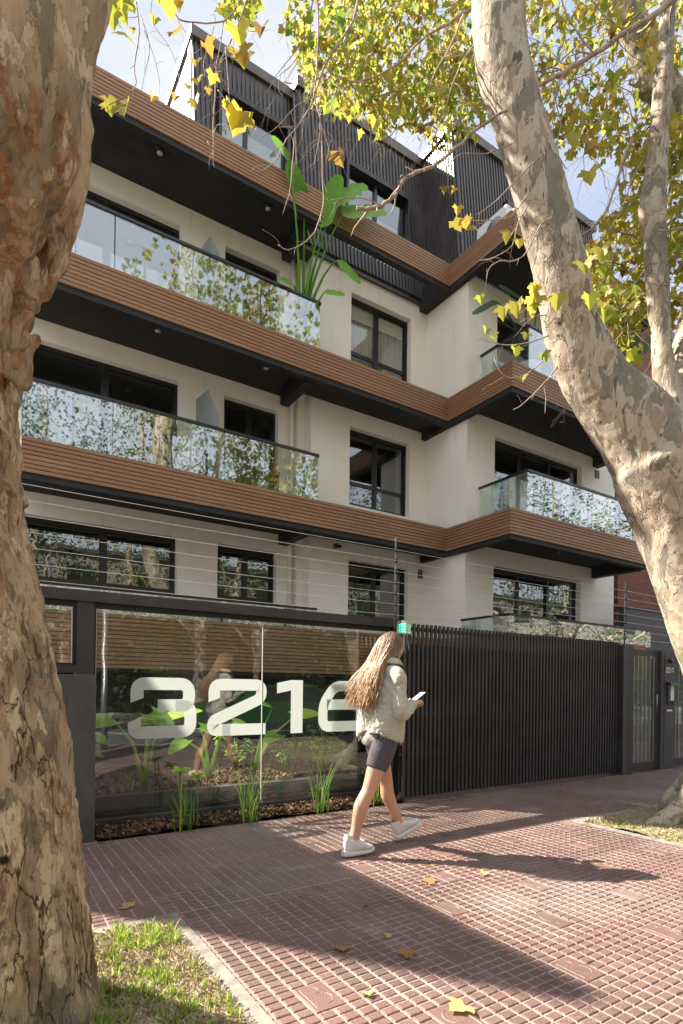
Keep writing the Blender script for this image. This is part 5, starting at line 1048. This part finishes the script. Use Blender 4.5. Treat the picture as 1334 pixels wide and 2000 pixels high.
# ------------------------------------------------------------------ fallen leaves
def fallen(px, py, s_, rnd, label, group=None, Y=None):
    s_ *= .85; p = at(px, py, Z=.012); m = MB(); a = R.uniform(0, 6.28); d = Vector((cos(a), sin(a), .12)); leaf(m, p-d*s_*.5, d, Vector((R.gauss(0, .15), R.gauss(0, .15), 1)).normalized(), s_, rnd, .13); m.tube([p-d*s_*.95+Vector((0, 0, .006)), p-d*s_*.7+Vector((0, 0, .012)), p-d*s_*.45], .0013, 5)
    tag(m.obj('fallen_leaf', Mt['fall'], p), label, 'leaf', group)
for a in [(893, 1968, .115, 1, 'large pale fallen leaf at the bottom of the picture'), (835, 1720, .10, .5, 'curled brown leaf on the sunlit tiles right of the woman\'s shadow root'), (815, 1677, .08, .85, 'orange leaf just below the raised shoe'), (948, 1705, .06, .95, 'small pale leaf inside the woman\'s long shadow'),
          (669, 1853, .075, .4, 'dark brown leaf in the broad shadow, left of the other leaf'), (800, 1860, .085, .35, 'dark curled leaf in the broad shadow, right of the other leaf'), (760, 1826, .045, .9, 'tiny yellow leaf in the middle of the broad shadow'), (720, 1940, .05, .98, 'faint pale leaf at the lower edge of the broad shadow'),
          (247, 1767, .08, .75, 'orange leaf beside the left trunk'), (718, 1765, .04, .1, 'small dark leaf on the dark tiles'), (778, 1590, .10, .6, 'brown leaf by the mulch end behind the woman'), (822, 1576, .09, .6, 'orange brown leaf near the foot of the slatted gate post'),
          (735, 1590, .06, .8, 'small leaf between the woman\'s legs'), (1095, 1545, .07, .3, 'dark leaf halfway along the slatted gate'), (1203, 1508, .07, .2, 'dark leaf at the foot of the wide pillar'), (560, 1612, .07, .5, 'brown leaf on the tile edge by the mulch')]: fallen(*a)
for px, py in ((898, 1552), (912, 1556), (935, 1552), (950, 1548), (884, 1560), (965, 1556)): fallen(px, py, R.uniform(.07, .1), R.uniform(.3, .7), 'small dry brown leaf lying near the foot of the slatted gate', 'dry leaves near the foot of the slatted gate')

# ================================================================== PERSON
KS = 1.0
def blob(parts, voxel, name, mat, thing, smooth=6, puff=None, seed=0, amp=0, label=None):
    """join tapered tubes into one continuous surface"""
    m = MB()
    for P, R_ in parts:
        p, r = smooth_path(P, R_, 4); m.tube(p, r, 18, True, .5)
    me = bpy.data.meshes.new('t'); me.from_pydata([tuple(v) for v in m.v], [], m.f); ob = bpy.data.objects.new('t', me); C.objects.link(ob)
    md = ob.modifiers.new('r', 'REMESH'); md.mode = 'VOXEL'; md.voxel_size = voxel; sm = ob.modifiers.new('s', 'SMOOTH'); sm.iterations = smooth; sm.factor = .6
    dg = bpy.context.evaluated_depsgraph_get(); me2 = bpy.data.meshes.new_from_object(ob.evaluated_get(dg)); bpy.data.objects.remove(ob)
    if puff:
        for v in me2.vertices: v.co = puff(v.co.copy(), v.normal.copy())
    me2.polygons.foreach_set('use_smooth', [True]*len(me2.polygons)); me2.name = name; me2.transform(Matrix.Translation(-thing.loc)); me2.materials.clear(); me2.materials.append(Mt[mat])
    o = bpy.data.objects.new(name, me2); C.objects.link(o); o.parent = thing.o
    if label: o['label'] = label
    return o
WX, WY = 2.68, 3.54
W_ = Thing('person', 'woman with long fair hair walking in a sage jacket, dark shorts and white trainers', 'person', (WX, WY, 0))
def w(x, y, z): return Vector((WX+x, WY+y, z))
pel = w(-.02, 0, .90); kR, aR = w(-.19, -.075, .475), w(-.315, -.055, .10); kL, aL = w(.10, .085, .485), w(.235, .075, .135)
hR, hL = w(-.03, -.09, .88), w(-.01, .09, .88); sR, sL = w(-.01, -.175, 1.345), w(.0, .175, 1.345)
eR, wR = w(-.02, -.245, 1.085), w(.20, -.125, 1.135); eL, wL = w(.03, .24, 1.09), w(.20, .10, 1.15)
def leg(h_, k_, a_, s_):
    cf = k_.lerp(a_, .3)+Vector((-.025, 0, 0)); return ([h_, h_.lerp(k_, .35), h_.lerp(k_, .75), k_, cf, k_.lerp(a_, .7)+Vector((-.008, 0, 0)), a_, a_+Vector((.01, 0, -.05))], [.088, .083, .062, .052, .055, .040, .034, .036])
body = [leg(hR, kR, aR, 1), leg(hL, kL, aL, 1), ([w(-.02, 0, .84), pel, w(.01, 0, 1.04), w(0, 0, 1.20), w(-.01, 0, 1.32), w(-.0, 0, 1.40)], [.10, .125, .10, .115, .11, .06]),
        ([w(0, -.03, .88), w(-.01, -.06, .86)], [.11, .10]), ([w(0, .03, .88), w(-.01, .06, .86)], [.11, .10]), ([sR, w(0, 0, 1.36), sL], [.05, .06, .05]),
        ([w(-.005, 0, 1.36), w(.02, 0, 1.44), w(.04, 0, 1.50)], [.052, .048, .05]),
        ([sR, sR.lerp(eR, .5), eR, eR.lerp(wR, .35), wR], [.048, .042, .036, .036, .024]), ([sL, sL.lerp(eL, .5), eL, eL.lerp(wL, .35), wL], [.048, .042, .036, .036, .024])]
# head, tilted down to the phone
hd_ = Matrix.Rotation(radians(24), 3, 'Y'); hc = w(.055, 0, 1.555)
def hp(x, y, z): return hc+hd_ @ Vector((x, y, z))
body += [([hp(-.01, 0, .108), hp(-.01, 0, .095), hp(-.008, 0, .06), hp(-.004, 0, .01), hp(.006, 0, -.04), hp(.025, 0, -.085), hp(.035, 0, -.108)], [.02, .055, .082, .088, .076, .052, .03]), ([hp(-.03, 0, .03), hp(-.03, 0, .0)], [.078, .078]),
         ([hp(.085, 0, .01), hp(.102, 0, -.022), hp(.092, 0, -.036)], [.008, .013, .010]), ([hp(.08, 0, -.062), hp(.086, 0, -.062)], [.014, .010]), ([hp(.0, -.086, -.0), hp(-.008, -.094, -.02), hp(0, -.086, -.038)], [.012, .014, .009]), ([hp(.0, .086, -.0), hp(-.008, .094, -.02), hp(0, .086, -.038)], [.012, .014, .009])]
def hand(wr, fwd, upv, side, curl=.9):
    """palm, four unequal bent fingers and a thumb"""
    f_ = fwd.normalized(); s_ = f_.cross(upv).normalized()*side; u_ = s_.cross(f_).normalized()*side; out_ = []
    pc = wr+f_*.085
    for k in range(3): o = s_*(-.026+.026*k); out_.append(([wr+o*.5, wr+f_*.04+o, pc+o], [.019, .018, .015]))
    for k, ln in enumerate((.070, .078, .073, .058)):
        o = s_*(-.030+.020*k); b0 = pc+o; d = f_.copy(); P = [b0-f_*.01]; 
        for j, q_ in enumerate((.42, .32, .26)): d = (Matrix.Rotation(curl*(.35+.25*j), 3, s_) @ d); b0 = b0+d*ln*q_; P.append(b0.copy())
        out_.append((P, [.0095, .009, .0082, .007]))
    t0 = wr+f_*.03-s_*.03; out_.append(([t0, t0-s_*.028+f_*.022+u_*.01, t0-s_*.030+f_*.052+u_*.022], [.013, .011, .009])); return out_
body += hand(wR, Vector((.8, .45, .12)), Vector((0, 0, 1)), 1, -1.1); body += hand(wL, Vector((.8, -.5, .1)), Vector((0, 0, 1)), -1, 1.0)
blob(body, .0065, 'body', 'skin', W_, 3)
# shorts, tee and jacket
def thigh(h_, k_): return ([h_+Vector((0, 0, .02)), h_.lerp(k_, .3), h_.lerp(k_, .58), h_.lerp(k_, .60)], [.100, .098, .083, .080])
blob([thigh(hR, kR), thigh(hL, kL), ([w(-.02, -.02, .93), w(-.03, -.03, .87)], [.125, .125]), ([w(-.02, .02, .93), w(-.03, .03, .87)], [.125, .125]), ([w(-.01, 0, .86), w(0, 0, 1.02)], [.12, .115])], .009, 'shorts', 'shorts', W_, 3)
m = MB()
def shell(rings, name, mat, n=48, th=None, open_=None, folds=.012, seed=0):
    m = MB(); V = []
    for i, (z, cx, cy, rx, ry) in enumerate(rings):
        for j in range(n):
            a = 2*pi*j/n; fo = 1+folds/rx*noise.noise(Vector((cos(a)*2.2, sin(a)*2.2, z*2.2+seed)))*1.6+folds*.5/rx*sin(a*9+z*5+seed)*max(0, (1.25-z)*1.6)
            V.append(w(cx+cos(a)*rx*fo, cy+sin(a)*ry*fo, z+(.018*sin(a*3+1)+.022*cos(a) if i == 0 else 0)))
    m.add(V, [(i*n+j, i*n+(j+1) % n, (i+1)*n+(j+1) % n, (i+1)*n+j) for i in range(len(rings)-1) for j in range(n)], .5, True)
    o = W_.part(name, m, mat); sd_ = o.modifiers.new('s', 'SOLIDIFY'); sd_.thickness = .004; return o
shell([(.84, -.03, 0, .135, .165), (.90, -.02, 0, .135, .162), (1.0, 0, 0, .125, .15)], 'tee_shirt', 'tee', folds=.006)
jk = [([w(-.035, -.07, .885), w(-.03, -.08, .95), w(-.015, -.075, 1.1), w(-.005, -.07, 1.24), w(-.0, -.06, 1.34)], [.140, .142, .135, .130, .085]), ([w(-.035, .07, .885), w(-.03, .08, .95), w(-.015, .075, 1.1), w(-.005, .07, 1.24), w(-.0, .06, 1.34)], [.140, .142, .135, .130, .085]),
      ([w(0, 0, .885), w(-.01, 0, 1.1), w(-.01, 0, 1.3), w(0, 0, 1.40)], [.14, .14, .12, .075]), ([w(-.01, -.05, 1.36), sR+Vector((0, -.012, -.005)), sR.lerp(eR, .45), eR+Vector((-.02, -.01, -.02)), eR.lerp(wR, .5)+Vector((0, 0, -.012)), eR.lerp(wR, .86)], [.070, .066, .062, .060, .054, .044]),
      ([w(-.01, .05, 1.36), sL+Vector((0, .012, -.005)), sL.lerp(eL, .45), eL+Vector((-.02, .01, -.02)), eL.lerp(wL, .5)+Vector((0, 0, -.012)), eL.lerp(wL, .86)], [.070, .066, .062, .060, .054, .044]), ([w(-.035, 0, 1.385), w(.0, 0, 1.415), w(.035, 0, 1.43)], [.07, .074, .06])]
def pf(c, n):
    z = c-w(0, 0, 0); f_ = noise.noise(Vector((z.x*11, z.y*11, z.z*4.5)))*.007+noise.noise(Vector((z.x*20, z.y*20, z.z*30)))*.004-(1-min(1, abs(noise.noise(Vector((z.x*7+4, z.y*7, z.z*11))))*6))*.005
    q_ = c+n*f_
    if z.z < .90: q_.z += .028*sin(math.atan2(z.y, z.x)*2+.6)+noise.noise(c*30)*.006
    return q_
blob(jk, .009, 'jacket', 'jacket', W_, 3, pf)
m = MB()     # collar, hem and seams
P = [w(-.075*cos(a)+.01, .095*sin(a), 1.405+.035*cos(a*.5)) for a in [(-2.4+4.8*i/20) for i in range(21)]]
V = []
for p in P: V += [p, p+Vector(((p.x-WX)*.35, (p.y-WY)*.35, .045)), p+Vector(((p.x-WX)*.62, (p.y-WY)*.62, .0))]
m.add(V, [q_ for i in range(20) for q_ in ((3*i, 3*i+1, 3*i+4, 3*i+3), (3*i+1, 3*i+2, 3*i+5, 3*i+4))], .5, True); W_.part('collar', m, 'jacket').modifiers.new('s', 'SOLIDIFY').thickness = .005
m = MB()
for k in range(64):
    a = R.uniform(0, 2*pi); c = w(-.035+cos(a)*.14, sin(a)*.205, .872+.028*sin(a*2+.6)); m.tube([c, c+Vector((R.gauss(0, .004), R.gauss(0, .004), -R.uniform(.01, .03)))], [.0022, .001], 4)
W_.part('frayed_hem', m, 'jacket')
# hair
m = MB()
def strand(P, r0, root=.1, n=6, sq=.55):
    p, r = smooth_path(P, r0, 3); k0 = len(m.v); m.tube(p, r, n, True, .5, sq); L_ = len(p)
    for i in range(L_):
        for j in range(n): m.r[k0+i*n+j] = min(1, root+i/L_*.9+R.random()*.05)
cap = MB(); V = []
for i in range(13):
    for j in range(28):
        t = pi*.62*i/12; a = 2*pi*j/28; x, y, z = sin(t)*cos(a), sin(t)*sin(a), cos(t)
        if x > .55 and z < .5: x = .55
        V.append(hp(-.012+x*.101, y*.098, .012+z*.108))
cap.add(V, [(i*28+j, i*28+(j+1) % 28, (i+1)*28+(j+1) % 28, (i+1)*28+j) for i in range(12) for j in range(28)], .12, True)
for k in range(760):
    a = R.uniform(.62, 2*pi-.62); t = R.uniform(.15, .62)*pi; x, y, z = sin(t)*cos(a), sin(t)*sin(a), cos(t)
    s0 = hp(R.uniform(-.02, .03), y*.02+R.gauss(0, .004), .118); s1 = hp(-.012+x*.104, y*.103, .012+z*.11)
    if s1.z < s0.z-.16: s1.z = s0.z-.16
    L_ = R.uniform(.19, .36); back = R.uniform(.0, 1); sp = y*.085+R.gauss(0, .02)
    s2 = w(-.085-.035*back+max(0, x)*.10, y*.115, 1.43); s3 = w(-.15-.06*back+max(0, x)*.06, sp*1.35, 1.43-L_*.5); s4 = w(-.17-.10*back+R.gauss(0, .02), sp*1.5+R.gauss(0, .015), 1.43-L_)
    r_ = R.uniform(.0028, .0065); strand([s0, s1, s2, s3, s4], [r_*.6, r_, r_*1.05, r_*.8, r_*.15], R.uniform(0, .12))
for k in range(26):   # loose hairs over the near shoulder
    y = R.uniform(-.10, -.07); s1 = hp(.035+R.uniform(-.03, .025), -.088, .02); s3 = w(.05+R.gauss(0, .02), -.125, 1.30); strand([hp(.02, -.02, .115), s1, w(.055, -.098, 1.45), s3, w(.0+R.gauss(0, .03), -.15, 1.20)], [.004, .006, .006, .005, .001], .25)
hr = W_.part('hair', m, 'hair'); W_.sub(hr, 'hair_cap', cap, 'hair')
m = MB()
for s_ in (-1, 1): m.tube([hp(.078, s_*.032, .012), hp(.084, s_*.032, .012)], [.012, .006], 12)
W_.part('eyes', m, 'white'); m = MB(); 
for s_ in (-1, 1): m.tube([hp(.088, s_*.018, .032), hp(.086, s_*.035, .037), hp(.074, s_*.050, .031)], [.003, .004, .002], 6)
m.tube([hp(.086, -.02, -.062), hp(.096, 0, -.061), hp(.086, .02, -.062)], [.003, .005, .003], 6); W_.part('brows_and_lips', m, 'twig')
def shoe(a_, pitch, label):
    M3 = Matrix.Rotation(-pitch, 3, 'Y'); org = a_+Vector((0, 0, 0))
    def f(x, y, z): return org+M3 @ Vector((x, y, z))
    def loft(secs, mat, name, par=None):
        m = MB(); V = []; n = 20
        for (x, z0, z1, hw) in secs:
            for j in range(n):
                t = 2*pi*j/n; V.append(f(x, hw*math.copysign(abs(sin(t))**.7, sin(t)), (z0+z1)/2+(z1-z0)/2*math.copysign(abs(cos(t))**.75, cos(t))))
        m.add(V, [(i*n+j, i*n+(j+1) % n, (i+1)*n+(j+1) % n, (i+1)*n+j) for i in range(len(secs)-1) for j in range(n)]+[tuple(range(n)), tuple(range(len(secs)*n-1, (len(secs)-1)*n-1, -1))], .5, True)
        o = W_.part(name, m, mat) if par is None else W_.sub(par, name, m, mat); o.modifiers.new('s', 'SUBSURF').levels = 1; return o
    s_ = loft([(-.078, -.055, .030, .018), (-.070, -.062, .045, .032), (-.04, -.066, .052, .040), (.0, -.066, .045, .041), (.045, -.066, .022, .041), (.09, -.066, -.004, .044), (.13, -.066, -.022, .045), (.160, -.064, -.034, .036), (.178, -.060, -.042, .018)], 'shoe', 'trainer')
    loft([(-.092, -.088, -.048, .016), (-.084, -.098, -.042, .034), (-.04, -.100, -.050, .044), (.03, -.100, -.056, .042), (.09, -.100, -.058, .050), (.14, -.096, -.058, .049), (.175, -.086, -.056, .036), (.195, -.076, -.056, .014)], 'sole', 'sole', s_)
    m = MB()
    for x in (.035, .055, .075, .095): z = .03-(x-.035)*.45; m.tube([f(x, -.026, z-.012), f(x, 0, z+.004), f(x, .026, z-.012)], .0028, 6)
    W_.sub(s_, 'laces', m, 'shoe')
    m = MB(); m.tube([f(-.035, 0, .030), f(-.03, 0, .062)], [.040, .037], 16, False); W_.sub(s_, 'ankle_sock', m, 'shoe')
shoe(aR+Vector((.0, 0, .0)), 0.0, ''); shoe(aL+Vector((.005, 0, .0)), .42, '')
PH = Thing('phone', 'phone held in the woman\'s hands', 'phone', (WX+.30, WY-.04, 1.18))
hp_ = (wR+wL)/2+Vector((.125, -.01, .035)); Mx = Matrix.Rotation(radians(-32), 3, 'Y')
def pb(x0, x1, y0, y1, z0, z1): 
    m = MB(); m.box(x0, x1, y0, y1, z0, z1); m.v = [tuple(hp_+Mx @ Vector(v)) for v in m.v]; return m
bevel(PH.part('case', pb(-.075, .075, -.036, .036, -.004, .004), 'phone'), .003); PH.part('screen', pb(-.070, .070, -.033, .033, .0042, .0048), 'screen')
